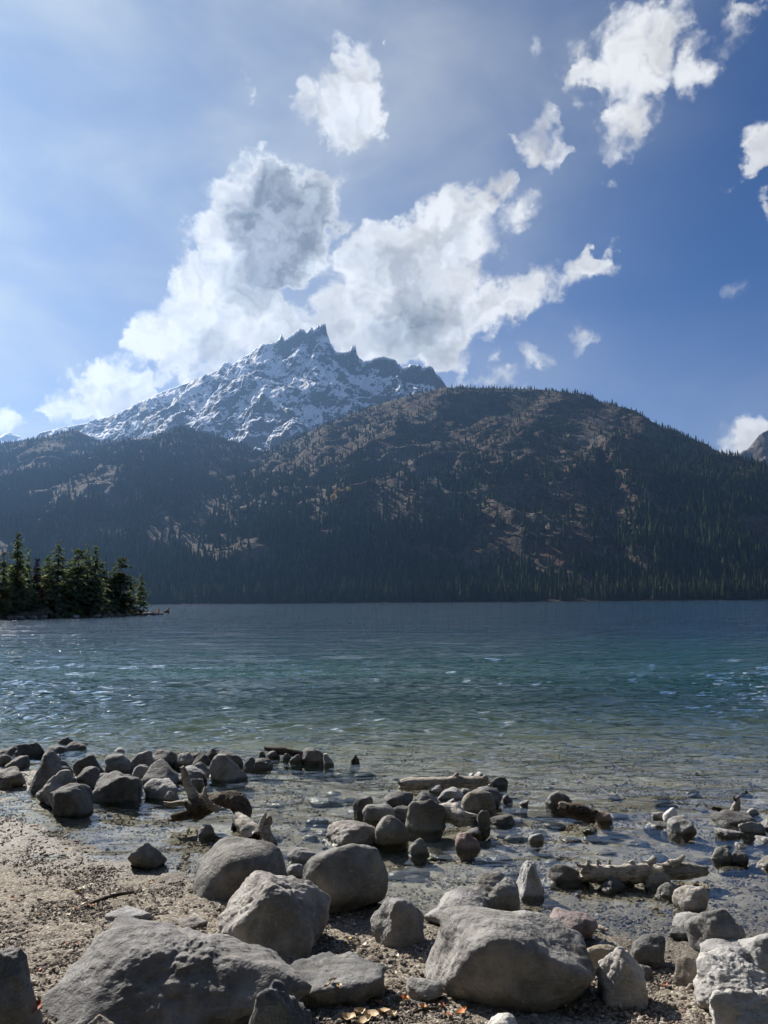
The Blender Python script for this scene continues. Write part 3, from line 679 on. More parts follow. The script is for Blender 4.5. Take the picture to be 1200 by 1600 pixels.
geo = T.add('NewGeometry'); p = geo.outputs['Position']; sz = T.add('SeparateXYZ'); T.l.new(p, sz.inputs[0])
cell = T.add('TexVoronoi', feature='F1'); T.put(cell.inputs['Vector'], p); T.put(cell.inputs['Scale'], 95.0)
cr = T.add('SeparateXYZ'); T.l.new(cell.outputs['Color'], cr.inputs[0])
grain = T.ramp(cr.outputs[0], [(.0, (0.068, 0.057, 0.045)), (.3, (0.158, 0.134, 0.104)), (.6, (0.235, 0.200, 0.157)), (.85, (0.325, 0.288, 0.232)), (1, (0.440, 0.412, 0.353))])
big = T.noise(p, 3.2, 4, .6); sand = T.noise(p, 30, 3, .6)
c = T.mix(T.mapr(sand, .45, .62, 0, .55), grain, (0.199, 0.173, 0.135))
c = T.mix(T.mapr(big, .52, .72, 0, .45), c, (0.100, 0.084, 0.067))
st = T.add('TexVoronoi', feature='F1'); T.put(st.inputs['Vector'], p); T.put(st.inputs['Scale'], 14.0); sr = T.add('SeparateXYZ'); T.l.new(st.outputs['Color'], sr.inputs[0])
bed = T.ramp(sr.outputs[0], [(0, (0.064, 0.056, 0.047)), (.4, (0.161, 0.141, 0.113)), (.75, (0.256, 0.227, 0.193)), (1, (0.426, 0.401, 0.361))])
bed = T.mix(.55, bed, T.mix(T.mapr(T.noise(p, 1.3, 4, .6), .4, .65), (0.107, 0.096, 0.076), (0.256, 0.233, 0.193)))
uw = T.mapr(T.math('ADD', sz.outputs[2], T.math('MULTIPLY', T.math('SUBTRACT', big, .5), .05)), .012, -.05)
c = T.mix(uw, c, bed)
wet = T.mapr(T.math('ADD', sz.outputs[2], T.math('MULTIPLY', T.math('SUBTRACT', big, .5), .06)), .045, .008)
c = T.mix(T.math('MULTIPLY', T.math('MULTIPLY', wet, T.mapr(sz.outputs[2], -.05, -.005)), .5), c, (.06, .05, .042))
hgt = T.math('ADD', T.math('MULTIPLY', T.math('SUBTRACT', 1, cell.outputs['Distance']), .6), T.math('MULTIPLY', sand, .8))
principled(T, c, T.mapr(T.math('MULTIPLY', wet, T.mapr(sz.outputs[2], -.02, .0)), 0, 1, .92, .62, False), .2, bump(T, hgt, .8, .008))
shore = link('shore', build_shore(), m_shore); tag(shore, 'coarse brown gravel beach running under the clear shallow water', kind='structure')

# ------------------------------------------------------------------ rocks
def rock_material(name, dark, light, speck=.5, sc=1.0, wetness=True):
    m, T = material(name)
    p0 = obj_pos(T); r = T.add('ObjectInfo').outputs['Random']
    off = T.add('CombineXYZ'); T.put(off.inputs[0], T.math('MULTIPLY', r, 37)); T.put(off.inputs[1], T.math('MULTIPLY', r, 91))
    p = T.vmath('ADD', p0, off.outputs[0])
    a = T.noise(p, 5 * sc, 5, .6, .3); b = T.noise(p, 26 * sc, 4, .65); s = T.noise(p, 130, 3, .7); vv = T.noise(T.mapping(p, (3, 3, 16), (.5, .35, 0)), 3 * sc, 4, .6)
    c = T.mix(T.mapr(a, .36, .62), dark, light)
    mid = tuple((x + y) * .5 for x, y in zip(dark, light))
    c = T.mix(T.mapr(vv, .52, .7, 0, .35), c, tuple(x * 1.25 for x in light))
    c = T.mix(T.mapr(b, .55, .75, 0, .55), c, tuple(x * .55 for x in mid))
    c = T.mix(T.mapr(s, .58, .68, 0, .45 * speck), c, (.50, .48, .45)); c = T.mix(T.mapr(s, .42, .34, 0, .6 * speck), c, (.03, .03, .03))
    li = T.noise(p, 9, 4, .75); c = T.mix(T.math('MULTIPLY', T.mapr(li, .62, .68), .35), c, (.36, .36, .33))
    stn = T.noise(p, 2.3, 4, .65); c = T.mix(T.mapr(stn, .54, .66, 0, .5), c, (.085, .072, .055)); c = T.mix(T.mapr(T.noise(p, 3.7, 5, .7), .60, .68, 0, .4), c, (.30, .265, .21))
    hs = T.add('HueSaturation'); T.put(hs.inputs['Value'], T.mapr(r, 0, 1, .7, 1.28, False)); r2 = T.math('FRACT', T.math('MULTIPLY', r, 17.3)); T.put(hs.inputs['Saturation'], T.mapr(r2, 0, 1, .45, 1.3, False)); T.put(hs.inputs['Hue'], T.mapr(T.math('FRACT', T.math('MULTIPLY', r, 51.7)), 0, 1, .48, .52, False)); T.put(hs.inputs['Color'], c); c = hs.outputs[0]
    rough = .85
    if wetness:
        sz = T.add('SeparateXYZ'); T.l.new(world_pos(T), sz.inputs[0])
        wet = T.mapr(T.math('ADD', sz.outputs[2], T.math('MULTIPLY', T.math('SUBTRACT', b, .5), .03)), .035, .008)
        c = T.mix(T.math('MULTIPLY', wet, .7), c, (.034, .031, .023)); rough = T.mapr(wet, 0, 1, .85, .22, False)
    crack = T.add('TexVoronoi', feature='DISTANCE_TO_EDGE'); T.put(crack.inputs['Vector'], T.vmath('ADD', p, T.vmath('SCALE', T.noise(p, 6, 3, .6, out='Color'), scale=.18))); T.put(crack.inputs['Scale'], 2.1 * sc)
    cl = T.math('MULTIPLY', T.mapr(crack.outputs['Distance'], .0, .022), T.math('ADD', 1, 0))
    c = T.mix(T.mapr(T.math('MULTIPLY', T.math('SUBTRACT', 1, cl), T.mapr(a, .52, .64)), 0, 1, 0, .25), c, tuple(x * .35 for x in dark))
    h = T.math('ADD', T.math('MULTIPLY', b, 1.0), T.math('ADD', T.math('MULTIPLY', s, .10), T.math('ADD', T.math('MULTIPLY', vv, .7), T.math('MULTIPLY', T.math('MULTIPLY', cl, T.mapr(a, .52, .64)), .22))))
    principled(T, c, rough, .3, bump(T, h, .85, .016)); return m
RM = {'grey': rock_material('grey_granite', (.165, .162, .155), (.31, .30, .288)),
      'dark': rock_material('dark_gneiss', (.075, .074, .072), (.165, .16, .152)),
      'pale': rock_material('pale_granite', (.26, .25, .235), (.42, .405, .38)),
      'tan': rock_material('tan_sandstone', (.24, .20, .165), (.39, .34, .285), .3),
      'white': rock_material('white_quartz', (.50, .49, .46), (.68, .66, .63), .3),
      'pink': rock_material('reddish_granite', (.18, .135, .12), (.31, .245, .22), .4),
      'blue': rock_material('speckled_bluish_rock', (.075, .082, .092), (.20, .215, .225), 1.0),
      'green': rock_material('greenish_slate', (.125, .13, .115), (.25, .25, .22), .3),
      'warm': rock_material('warm_grey_gneiss', (.145, .138, .127), (.285, .272, .25))}
_ico = {}
def ico(l):
    if l not in _ico:
        bm = bmesh.new(); bmesh.ops.create_icosphere(bm, subdivisions=l, radius=1); bm.verts.index_update()
        v = np.array([q.co[:] for q in bm.verts]); v /= np.linalg.norm(v, axis=1)[:, None]
        _ico[l] = (v, np.array([[q.index for q in f.verts] for f in bm.faces])); bm.free()
    return _ico[l]
def rock_shape(seed, level, sharp=9, nplanes=13, rough=1.0, planes=None, lump=1.0):
    u, f = ico(level); rg = np.random.default_rng(seed)
    if planes is None:
        k = np.arange(nplanes) + .5; ph = np.arccos(1 - 2 * k / nplanes); th = 2.39996 * k + rg.uniform(0, 6.28)
        n = np.stack([np.cos(th) * np.sin(ph), np.sin(th) * np.sin(ph), np.cos(ph)], -1) + rg.normal(size=(nplanes, 3)) * .28
        n /= np.linalg.norm(n, axis=1)[:, None]; dd = rg.uniform(.72, 1.08, nplanes)
    else:
        n = np.array([q[:3] for q in planes], float); n /= np.linalg.norm(n, axis=1)[:, None]; dd = np.array([q[3] for q in planes], float)
    uu = u + .12 * lump * np.stack([perlin(u * 1.6 + seed), perlin(u * 1.6 + seed + 31), perlin(u * 1.6 + seed + 57)], -1)
    r = (np.clip(uu @ n.T / dd, 0, None) ** sharp).sum(1) ** (-1 / sharp)
    r = np.clip(r, .2, 3)
    v = u * r[:, None]
    o = seed * 3.71 % 97
    dsp = .085 * lump * fbm(v * 1.3 + o, 3, .5) + rough * (.042 * fbm(v * 4.2 + o, 3, .55) + .036 * (fbm(v * 3.1 + o + 9, 4, .55, ridged=True) - .6))
    if level >= 5: dsp = dsp + rough * .015 * fbm(v * 14 + o, 3, .6)
    v = v * (1 + dsp)[:, None]
    lo, hi = v.min(0), v.max(0); v = (v - (lo + hi) / 2) / ((hi - lo) / 2)
    return v, f
from mathutils.bvhtree import BVHTree
BVH = []
ROCK_N = [0]
def rock(label, box, tone='grey', sharp=9, rough=1.0, depth=.8, planes=None, level=None, name='rock', bury=None, group=None, seed=None, cat='rock', lump=1.0, nplanes=13, cmin=.35):
    ROCK_N[0] += 1; seed = seed or ROCK_N[0] * 7 + 3
    x0, y0, x1, y1 = box; cx, cy = (x0 + x1) / 2, (y0 + y1) / 2; w, h = x1 - x0, y1 - y0
    d = ray(cx, cy); e = math.asin(-d.z); ax = d.dot(CAM_M @ Vector((0, 0, -1)))
    if planes is None and sharp == 9 and nplanes == 13: rr = np.random.default_rng(seed + 500); sharp = rr.uniform(6, 20); nplanes = int(rr.integers(7, 13)); rough *= rr.uniform(.7, 1.5)
    if level is None: level = 5 if w > 75 else 4 if w > 26 else 3
    v, f = rock_shape(seed, level, sharp, nplanes, rough, planes, lump)
    # proportions: width w; depth and height so that the seen height is h
    b1 = w / 2 * depth; hp = h / 2; vs = v[::max(1, len(v) // 900)]
    if np.ptp(vs[:, 1]) * b1 * math.sin(e) > 1.5 * hp: b1 = 1.5 * hp / (np.ptp(vs[:, 1]) * math.sin(e))
    P0 = at_z(cx, y1, .0); inwater = ground(P0.x, P0.y) < -.025
    if bury is None: bury = .30 if inwater else .55
    zs = np.maximum(vs[:, 2], -bury)
    c0, c1 = 0.0, 3 * hp
    for _ in range(22):
        cm_ = (c0 + c1) / 2
        if np.ptp(zs * cm_ * math.cos(e) + vs[:, 1] * b1 * math.sin(e)) > h: c1 = cm_
        else: c0 = cm_
    c1 = max(c0, cmin * hp)
    up_ = zs * c1 * math.cos(e) + vs[:, 1] * b1 * math.sin(e); cy = cy + (up_.max() + up_.min()) / 2; d = ray(cx, cy)
    def dims(t): s = t * ax / F_PX; return w / 2 * s, b1 * s, c1 * s
    lo, hi = 1.2, 40.0
    def gap(t):
        q = CAM_POS + d * t; g = max(ground(q.x, q.y), -.022); return q.z - dims(t)[2] * bury - g
    for _ in range(44):
        m = (lo + hi) / 2
        if gap(m) > 0: lo = m
        else: hi = m
    t = lo; a, b, c = dims(t); q = CAM_POS + d * t
    v = v * (a, b, c)
    g = ground(q.x, q.y); need = q.z - g + .02
    if need > c: v[:, 2] = np.where(v[:, 2] < 0, v[:, 2] * need / c, v[:, 2])
    if inwater: k_ = 1 + .22 * np.clip(-v[:, 2] / max(need, .01), 0, 1); v[:, 0] *= k_; v[:, 1] *= k_
    o = link(name, mesh_np(name, v, f), RM[tone], loc=q)
    if w > 90: BVH.append(BVHTree.FromPolygons([Vector(z_) + q for z_ in v], [tuple(int(i) for i in z_) for z_ in f]))
    tag(o, label, cat, group); return o

def hull_rock(label, pts, tone, name='rock', level=6, sharp=26, rough=1.0, seed=5, lump=.5, cat='rock'):
    """a rock from its corner points: (px, py, depth) seen in the picture or (px, depth, ('z', height))"""
    P = [at_depth(*q) if not isinstance(q[2], tuple) else Vector((at_depth(q[0], 1500, q[1]).x, q[1], q[2][1])) for q in pts]
    bm = bmesh.new()
    for q in P: bm.verts.new(q)
    bmesh.ops.convex_hull(bm, input=bm.verts[:]); bm.normal_update()
    ctr = sum(P, Vector()) / len(P); pl = []
    for f in bm.faces:
        n = f.normal; dd = n.dot(f.calc_center_median() - ctr)
        if dd < 0: n, dd = -n, -dd
        if f.calc_area() > 1e-5: pl.append((n.x, n.y, n.z, max(dd, .02)))
    bm.free()
    # merge facets that lie almost in one plane
    keep = []
    for q in pl:
        if not any(Vector(q[:3]).dot(Vector(k[:3])) > .995 and abs(q[3] - k[3]) < .03 for k in keep): keep.append(q)
    n = np.array([k[:3] for k in keep]); dd = np.array([k[3] for k in keep]); u, f = ico(level)
    r = (np.clip(u @ n.T / dd, 0, None) ** sharp).sum(1) ** (-1 / sharp); v = u * r[:, None]; o_ = seed * 3.71
    size = dd.mean() * 2; w_ = v / size
    dsp = .05 * lump * fbm(w_ * 2 + o_, 3) + rough * (.030 * fbm(w_ * 6 + o_, 3, .55) + .030 * (fbm(w_ * np.array([4, 4, 9]) + o_ + 9, 4, .55, ridged=True) - .6) + .010 * fbm(w_ * 22 + o_, 3, .6))
    nr = v / np.linalg.norm(v, axis=1)[:, None]; v = v + nr * (dsp * size)[:, None]
    o = link(name, mesh_np(name, v, f), RM[tone], loc=ctr); tag(o, label, cat)
    BVH.append(BVHTree.FromPolygons([Vector(z_) + ctr for z_ in v], [tuple(int(i) for i in z_) for z_ in f])); return o
hull_rock('big angular slab with a lit left face and dark ragged front, bottom left', [(185,1430,3.75),(282,1447,3.88),(393,1476,3.82),(432,1488,3.72),(184,1478,3.50),(283,1493,3.45),(379,1499,3.42),(450,1518,3.38),(492,1543,3.33),
  (60,1562,3.46),(52,3.30,('z',.10)),(85,3.12,('z',.10)),(300,3.30,('z',.08)),(440,3.36,('z',.16)),(465,3.40,('z',.22)),(185,4.0,('z',.05)),(430,3.95,('z',.05))], 'grey', name='slab_rock', seed=5, sharp=38, lump=.25)
RK = [
 # --- large boulders close by
 ('low flat slab with fallen leaves, right of the big angular slab', (432,1492,616,1580), 'dark', dict(name='slab_rock', level=5, sharp=20, rough=1.6, depth=2.0, bury=.1, seed=31, cmin=.15, planes=[(0,.1,1,.42),(-1,0,.1,1),(1,-.3,.1,1.1),(.1,-1,-.1,.8),(.5,-.8,0,.9),(0,1,0,.9),(0,0,-1,.6),(.6,.7,.1,1),(-.6,.7,.1,1)])),
 ('speckled bluish rock in shade under the lip of the big slab', (356,1550,508,1720), 'blue', dict(level=5, sharp=10, rough=1.6, depth=.6)),
 ('dark boulder cut by the bottom left corner', (-40,1496,60,1660), 'dark', dict(level=5, sharp=8, rough=1.2)),
 ('low brown rock above the dark corner boulder on the left edge', (-30,1482,42,1524), 'dark', dict(sharp=8)),
 ('huge dark boulder with a flat lit top and square left end', (662,1423,926,1572), 'warm', dict(name='boulder', level=6, sharp=13, rough=.55, depth=.62, seed=11, lump=.75, bury=.7,
   planes=[(-.95,-.15,.2,.86),(0,.1,1,.68),(.12,-.93,.1,.8),(.55,-.15,.80,.60),(.9,.1,-.1,1.1),(0,1,.1,.9),(0,0,-1,.8),(-.5,-.75,-.45,.86),(-.55,-.2,.8,.92),(.5,-.6,-.5,.95)])),
 ('smooth brown-grey boulder with a sloping back, left of the dark round one', (297,1310,449,1406), 'warm', dict(name='boulder', level=5, sharp=5, rough=.35, depth=.75, seed=12, lump=.6,
   planes=[(-.75,-.3,.62,.80),(.1,0,1,.82),(.9,-.1,.35,.84),(0,-1,.1,.9),(0,1,0,.9),(0,0,-1,.7),(-.95,-.2,-.1,1.05),(.8,-.4,-.3,.95)])),
 ('dark round boulder with a pale lit top at the water edge', (473,1324,607,1424), 'dark', dict(name='boulder', level=5, sharp=5, rough=.6, depth=.85, seed=13, lump=.7)),
 ('faceted brown boulder in front of the smooth one', (340,1367,513,1494), 'warm', dict(name='boulder', level=6, sharp=11, rough=1.0, depth=.8, seed=14, lump=.9,
   planes=[(-.68,-.25,.62,.78),(.2,.1,1,.84),(.72,-.2,.55,.82),(.15,-.95,.25,.84),(-.35,-.9,-.1,.9),(0,1,.1,.9),(0,0,-1,.75),(.9,0,-.3,.95),(-.9,.1,-.3,1.0)])),
 ('boxy grey rock with a flat top beside the huge boulder', (578,1407,665,1479), 'grey', dict(sharp=11, rough=.8, level=5)),
 ('pale grey rock peeking over the huge boulder', (662,1388,764,1452), 'grey', dict(sharp=7, rough=.7, level=5)),
 ('flat-topped grey rock standing in the shallows behind the pale one', (724,1365,813,1430), 'grey', dict(sharp=8, rough=.8, level=5)),
 ('reddish-brown rounded rock at the water edge right of the huge boulder', (848,1421,935,1476), 'pink', dict(sharp=7, rough=.7, level=5)),
 ('small grey stone by orange leaves at the foot of the huge boulder', (634,1530,692,1564), 'grey', dict(sharp=8)),
 ('pale stone cut by the bottom edge below the huge boulder', (760,1586,816,1622), 'pale', dict(sharp=8)),
 ('pale stone cut by the bottom edge at the foot of the big slab', (125,1588,180,1622), 'tan', dict(sharp=9)),
 ('greenish angular slate tilted at the pool edge', (197,1317,257,1358), 'green', dict(sharp=22, rough=.6, nplanes=9, seed=72)),
 ('half-buried flat grey rock behind the big slab apex', (166,1417,238,1442), 'grey', dict(sharp=9, bury=.5)),
 ('half-buried brown rock in gravel left of the faceted boulder', (276,1433,322,1452), 'warm', dict(sharp=8, bury=.5)),
 ('tall pointed granite rock right of the huge boulder', (934,1486,1012,1570), 'pale', dict(sharp=10, rough=1.3, level=5, depth=.8, seed=21,
   planes=[(-.6,-.3,.55,.72),(.6,-.1,.6,.74),(0,-.95,.3,.8),(0,.9,.4,.8),(.9,0,-.2,.86),(-.9,0,-.2,.9),(0,0,-1,.85)])),
 ('flat pale rock behind the tall pointed granite rock', (914,1479,968,1522), 'tan', dict(sharp=14, rough=.7)),
 ('low flat grey stone right of the tall pointed granite rock', (984,1508,1020,1530), 'grey', dict(sharp=10)),
 ('small dark rounded rock alone at the waterline on the right', (985,1462,1042,1510), 'dark', dict(sharp=7, rough=1.0)),
 ('big pale lumpy boulder near the bottom right corner', (1078,1486,1222,1586), 'pale', dict(name='boulder', level=6, sharp=8, rough=1.2, seed=24, depth=.8)),
 ('large pale rock cut by the bottom right corner', (1106,1552,1270,1670), 'pale', dict(level=5, sharp=9, rough=1.2, depth=.7)),
 ('grey rock right behind the big pale lumpy boulder', (1098,1470,1184,1516), 'grey', dict(level=5, sharp=8)),
 ('pale rock on the right edge behind the lumpy boulder', (1152,1462,1240,1520), 'pale', dict(level=5, sharp=8)),
 ('tan slab leaning on the left of the lumpy boulder', (1053,1496,1108,1548), 'tan', dict(sharp=18, rough=.7, nplanes=9)),
 ('grey-brown boulder at the right waterline above the lumpy boulder', (1076,1424,1163,1493), 'warm', dict(name='boulder', sharp=7, rough=.7, level=5)),
 ('flat grey rock left of the right waterline boulder', (1051,1426,1118,1458), 'grey', dict(sharp=9)),
 ('low dark stone under the flat grey rock on the right', (1044,1449,1082,1469), 'dark', dict(sharp=8)),
 ('pale pinkish square rock in the shallows on the right', (1054,1385,1109,1429), 'tan', dict(sharp=8, rough=.9)),
 ('dark chip behind the pale pinkish square rock', (1078,1383,1098,1394), 'dark', dict()),
 ('smooth oval stone left of the pale pinkish rock', (1024,1380,1063,1407), 'green', dict(sharp=4, rough=.2)),
 ('pitted light rock in front of the right-hand log', (1003,1359,1052,1390), 'pale', dict(sharp=7, rough=1.8)),
 ('dark wet flat rock in front of the right-hand log', (934,1371,983,1396), 'dark', dict(sharp=9)),
 ('small grey rock against the right-hand log', (966,1368,993,1384), 'grey', dict()),
 ('tall cone-shaped pale rock standing in the shallows', (799,1348,853,1408), 'pale', dict(sharp=7, rough=.9, level=5, seed=51, bury=.5, planes=[(-.75,-.3,.5,.8),(.8,-.1,.45,.82),(0,-1,.3,.85),(0,1,.3,.85),(0,0,-1,.9),(.1,0,1,.95)])),
 ('dark wet angular rock between the cone-shaped rock and the log', (849,1351,917,1384), 'dark', dict(sharp=14, rough=1.2)),
 ('flat pale rock behind the smooth and the round boulder', (448,1325,500,1354), 'grey', dict(sharp=10)),
 ('small pale round stone between the smooth and the round boulder', (448,1351,476,1376), 'pale', dict(sharp=5, rough=.4)),
 ('thin flat stone under the long pale-edged rock', (503,1318,542,1329), 'grey', dict()),
 # --- pile in the middle
 ('long rock with a pale ridged end at the front of the middle pile', (505,1283,604,1325), 'tan', dict(sharp=8, rough=1.6, level=5)),
 ('rounded grey rock joined to the right of the long pale-edged rock', (586,1276,639,1324), 'warm', dict(sharp=5)),
 ('largest rounded rock in the centre of the middle pile', (633,1251,697,1304), 'warm', dict(name='boulder', sharp=5, rough=.8, level=5, seed=77, bury=.45)),
 ('grey rounded rock left in the middle pile', (566,1257,619,1288), 'grey', dict(sharp=5, rough=.4)),
 ('dark hump rock at the back left of the middle pile', (597,1237,646,1264), 'dark', dict(sharp=7)),
 ('dark wet rock standing alone left of the middle pile', (551,1244,583,1275), 'dark', dict(sharp=7)),
 ('dark block between the grey and the largest rock of the middle pile', (608,1259,644,1287), 'dark', dict(sharp=11)),
 ('brownish rock behind the largest rock of the middle pile', (644,1238,686,1262), 'warm', dict(sharp=7)),
 ('smooth tan egg-shaped stone on the middle pile', (719,1237,775,1273), 'tan', dict(sharp=4, rough=.15, lump=.4, depth=.75, bury=.3)),
 ('dark grey rock behind the tan egg-shaped stone', (737,1230,784,1264), 'dark', dict(sharp=7)),
 ('grey rock at the back of the middle pile under the grey log', (683,1230,727,1254), 'grey', dict(sharp=8)),
 ('small pale rock beside the back log of the middle pile', (670,1227,692,1243), 'pale', dict()),
 ('small pebble-like stone left of the tan egg-shaped stone', (718,1232,738,1245), 'grey', dict()),
 ('dark rounded rock at the right end of the back log', (762,1214,794,1233), 'dark', dict(sharp=6)),
 ('left one of two white stones behind the back log', (730,1208,743,1217), 'white', dict()),
 ('right one of two white stones behind the back log', (741,1206,756,1217), 'white', dict()),
 ('small grey stone between the largest rock and the egg-shaped stone', (696,1248,714,1262), 'grey', dict()),
 ('black wet rock with a white top below the middle pile', (634,1311,670,1342), 'dark', dict(sharp=8, rough=1.2)),
 ('reddish smooth stone at the right foot of the middle pile', (711,1302,751,1334), 'pink', dict(sharp=5, rough=.3)),
 ('dark rock under the tan egg-shaped stone', (738,1268,766,1302), 'dark', dict()),
 ('small brown stone above the reddish smooth stone', (728,1293,754,1309), 'warm', dict()),
 ('flat black wet rock right of the middle pile', (762,1274,806,1294), 'dark', dict(sharp=8)),
 ('tiny mottled stone right of the dark rock at the back log', (785,1242,801,1256), 'grey', dict()),
 ('tiny white-marked stone in ripples right of the middle pile', (812,1250,826,1263), 'grey', dict()),
 # --- right hand shallows
 ('dark hump rock in the shallows upstream of the short dark log', (852,1236,894,1264), 'dark', dict(sharp=8)),
 ('brown cube-like rock at the end of the short dark log', (925,1267,956,1289), 'pink', dict(sharp=14)),
 ('thin dark stone breaking the water below the short dark log', (909,1294,935,1303), 'dark', dict()),
 ('small grey stone alone in the shallows below the dark hump rock', (825,1303,851,1321), 'grey', dict()),
 ('white pointed stone behind the square grey rock on the right', (1036,1263,1063,1292), 'white', dict(sharp=6, seed=35)),
 ('square grey rock with a dark front in the right shallows', (1045,1275,1089,1309), 'grey', dict(sharp=11)),
 ('low grey stone left of the white pointed stone', (1017,1269,1041,1285), 'grey', dict()),
 ('dark low stone in front of the low grey stone on the right', (1008,1283,1048,1297), 'dark', dict()),
 ('pale stone just under the water by the square grey rock', (1033,1294,1054,1303), 'pale', dict()),
 ('dark wet hump with the snag behind it on the right', (1114,1266,1179,1294), 'dark', dict(sharp=6, rough=.6)),
 ('white stone right of the dark wet hump', (1164,1263,1188,1279), 'white', dict()),
 ('grey rock on the right edge beside the white stone', (1185,1277,1222,1302), 'grey', dict()),
 ('lumpy pale rock below the dark wet hump', (1118,1294,1160,1312), 'pale', dict(rough=1.8)),
 ('brown flat rock below the white stone on the right', (1151,1284,1193,1308), 'warm', dict()),
 ('grey flat rock on the right edge below the brown flat one', (1179,1306,1222,1324), 'grey', dict()),
 ('small grey rock under water left of the right-edge flat rock', (1149,1316,1178,1330), 'grey', dict()),
 ('greenish rock, left one of a touching pair in the right shallows', (1109,1325,1144,1351), 'green', dict(sharp=9)),
 ('dark rock, right one of a touching pair in the right shallows', (1138,1330,1167,1353), 'dark', dict(sharp=7)),
 ('thin dark rock behind the touching pair in the right shallows', (1120,1321,1148,1333), 'dark', dict()),
 ('mottled rock cut by the right edge above the shallows', (1177,1334,1226,1362), 'warm', dict()),
 # --- row of boulders on the left
 ('tallest triangular boulder in the left row of rocks', (34,1170,114,1240), 'dark', dict(name='boulder', sharp=9, level=5, seed=41, rough=.7, planes=[(-.8,-.2,.4,.75),(.55,-.2,.75,.72),(0,-.95,.25,.8),(.2,.9,.3,.8),(0,0,-1,.8),(.9,0,-.3,.95)])),
 ('sloping brown boulder in front of the tallest one on the left', (53,1204,132,1260), 'warm', dict(name='boulder', sharp=9, level=5, rough=.9)),
 ('rounded dark boulder at the edge of the pool on the left', (78,1225,146,1278), 'dark', dict(name='boulder', sharp=7, level=5, rough=.6)),
 ('long slanted boulder with a lit upper edge by the pool', (143,1206,224,1258), 'dark', dict(name='boulder', sharp=13, level=5, rough=.8, seed=44, planes=[(-.45,-.2,.85,.62),(.3,.2,.9,.75),(.05,-1,.1,.8),(.9,0,.1,.9),(-.9,0,-.2,.95),(0,1,0,.9),(0,0,-1,.8)])),
 ('rounded brown rock right of the long slanted boulder', (223,1217,281,1254), 'warm', dict(sharp=6, rough=.6)),
 ('high dark rock behind the rounded brown rock', (217,1186,281,1228), 'dark', dict(sharp=9)),
 ('upright dark rock between the tallest and the slanted boulder', (118,1198,153,1235), 'dark', dict(sharp=8)),
 ('dark wedge rock right of the tallest boulder top', (114,1179,163,1214), 'dark', dict(sharp=10)),
 ('smooth lighter rock behind the slanted boulder', (162,1178,207,1209), 'green', dict(sharp=5, rough=.4)),
 ('humped grey rock right of the smooth lighter rock', (199,1173,242,1206), 'grey', dict(sharp=8)),
 ('flat dark rock at the back of the left row', (234,1172,279,1198), 'dark', dict(sharp=8)),
 ('dark rock at the left picture edge in the back row', (-8,1166,30,1186), 'dark', dict()),
 ('long dark rock behind the tallest boulder', (28,1161,71,1186), 'dark', dict()),
 ('black rock behind the wedge rock', (69,1164,104,1184), 'dark', dict()),
 ('black wet rock apart in the water behind the left row', (101,1159,136,1176), 'dark', dict(sharp=6)),
 ('block rock left of the tallest boulder', (9,1181,47,1204), 'dark', dict(sharp=11)),
 ('slab with a lit top on the left edge', (-10,1198,40,1232), 'warm', dict(sharp=12)),
 ('small rock on the left edge above the slab', (-6,1180,18,1198), 'dark', dict()),
 ('small rock touching the tallest boulder from behind', (29,1173,49,1186), 'dark', dict()),
 ('narrow slab behind the long slanted boulder', (149,1208,207,1230), 'dark', dict(sharp=13)),
 ('smooth pale-grey rock between slanted and high rock', (205,1195,236,1220), 'grey', dict(sharp=5, rough=.4)),
 ('small bright stone by the driftwood root', (257,1236,277,1256), 'pale', dict()),
 ('tiny bright pebble in front of the long slanted boulder', (164,1247,176,1259), 'white', dict()),
 ('round grey rock right of the flat dark back rock', (274,1176,304,1198), 'grey', dict(sharp=5)),
 ('white-washed stone in the water behind the smooth lighter rock', (171,1168,198,1184), 'pale', dict()),
 ('tiny wet stone far out behind the left row', (90,1151,114,1162), 'pale', dict()),
 ('large grey rock at the right end of the left row', (328,1180,386,1224), 'grey', dict(sharp=7, rough=.7)),
 ('flat brown rock behind the large grey end rock', (331,1173,382,1200), 'warm', dict(sharp=8)),
 ('pointed dark rock left of the large grey end rock', (301,1178,333,1202), 'dark', dict()),
 ('dark rock at the back right of the left row', (282,1175,313,1192), 'dark', dict()),
 ('small upright rock at the back right of the left row', (322,1169,341,1186), 'dark', dict()),
 ('grey rock just behind the driftwood horn', (275,1196,323,1225), 'grey', dict(sharp=6)),
 ('dark rock between the horn and the large grey end rock', (298,1191,332,1215), 'dark', dict()),
 ('small dark rock right of the driftwood horn', (299,1217,321,1238), 'dark', dict()),
 ('small pale stone below the large grey end rock', (326,1206,346,1218), 'pale', dict()),
 ('low rock right of the large grey end rock', (380,1183,406,1205), 'dark', dict()),
 ('wet flat rock at the very end of the left row', (390,1185,427,1206), 'dark', dict(sharp=8)),
 ('smooth stone in front of the far plank', (416,1173,437,1187), 'grey', dict(sharp=5)),
 ('tiny stone left of the far plank', (404,1174,416,1185), 'dark', dict()),
 ('low dark stone right of the far plank', (450,1179,474,1193), 'dark', dict()),
 ('tiny dark stone by the far plank', (442,1177,455,1189), 'dark', dict()),
 ('angular rock with a lit left side at the end of the far plank', (472,1168,507,1194), 'dark', dict(sharp=11)),
 ('narrow pale stone right of the angular rock by the far plank', (505,1177,522,1199), 'pale', dict()),
 ('dark stone out alone right of the far plank', (547,1179,562,1191), 'dark', dict()),
 ('dark grey stone in the pool below the driftwood root', (308,1289,337,1312), 'dark', dict(sharp=7)),
]
for lab, box, tone, kw in RK: rock(lab, box, tone, **kw)
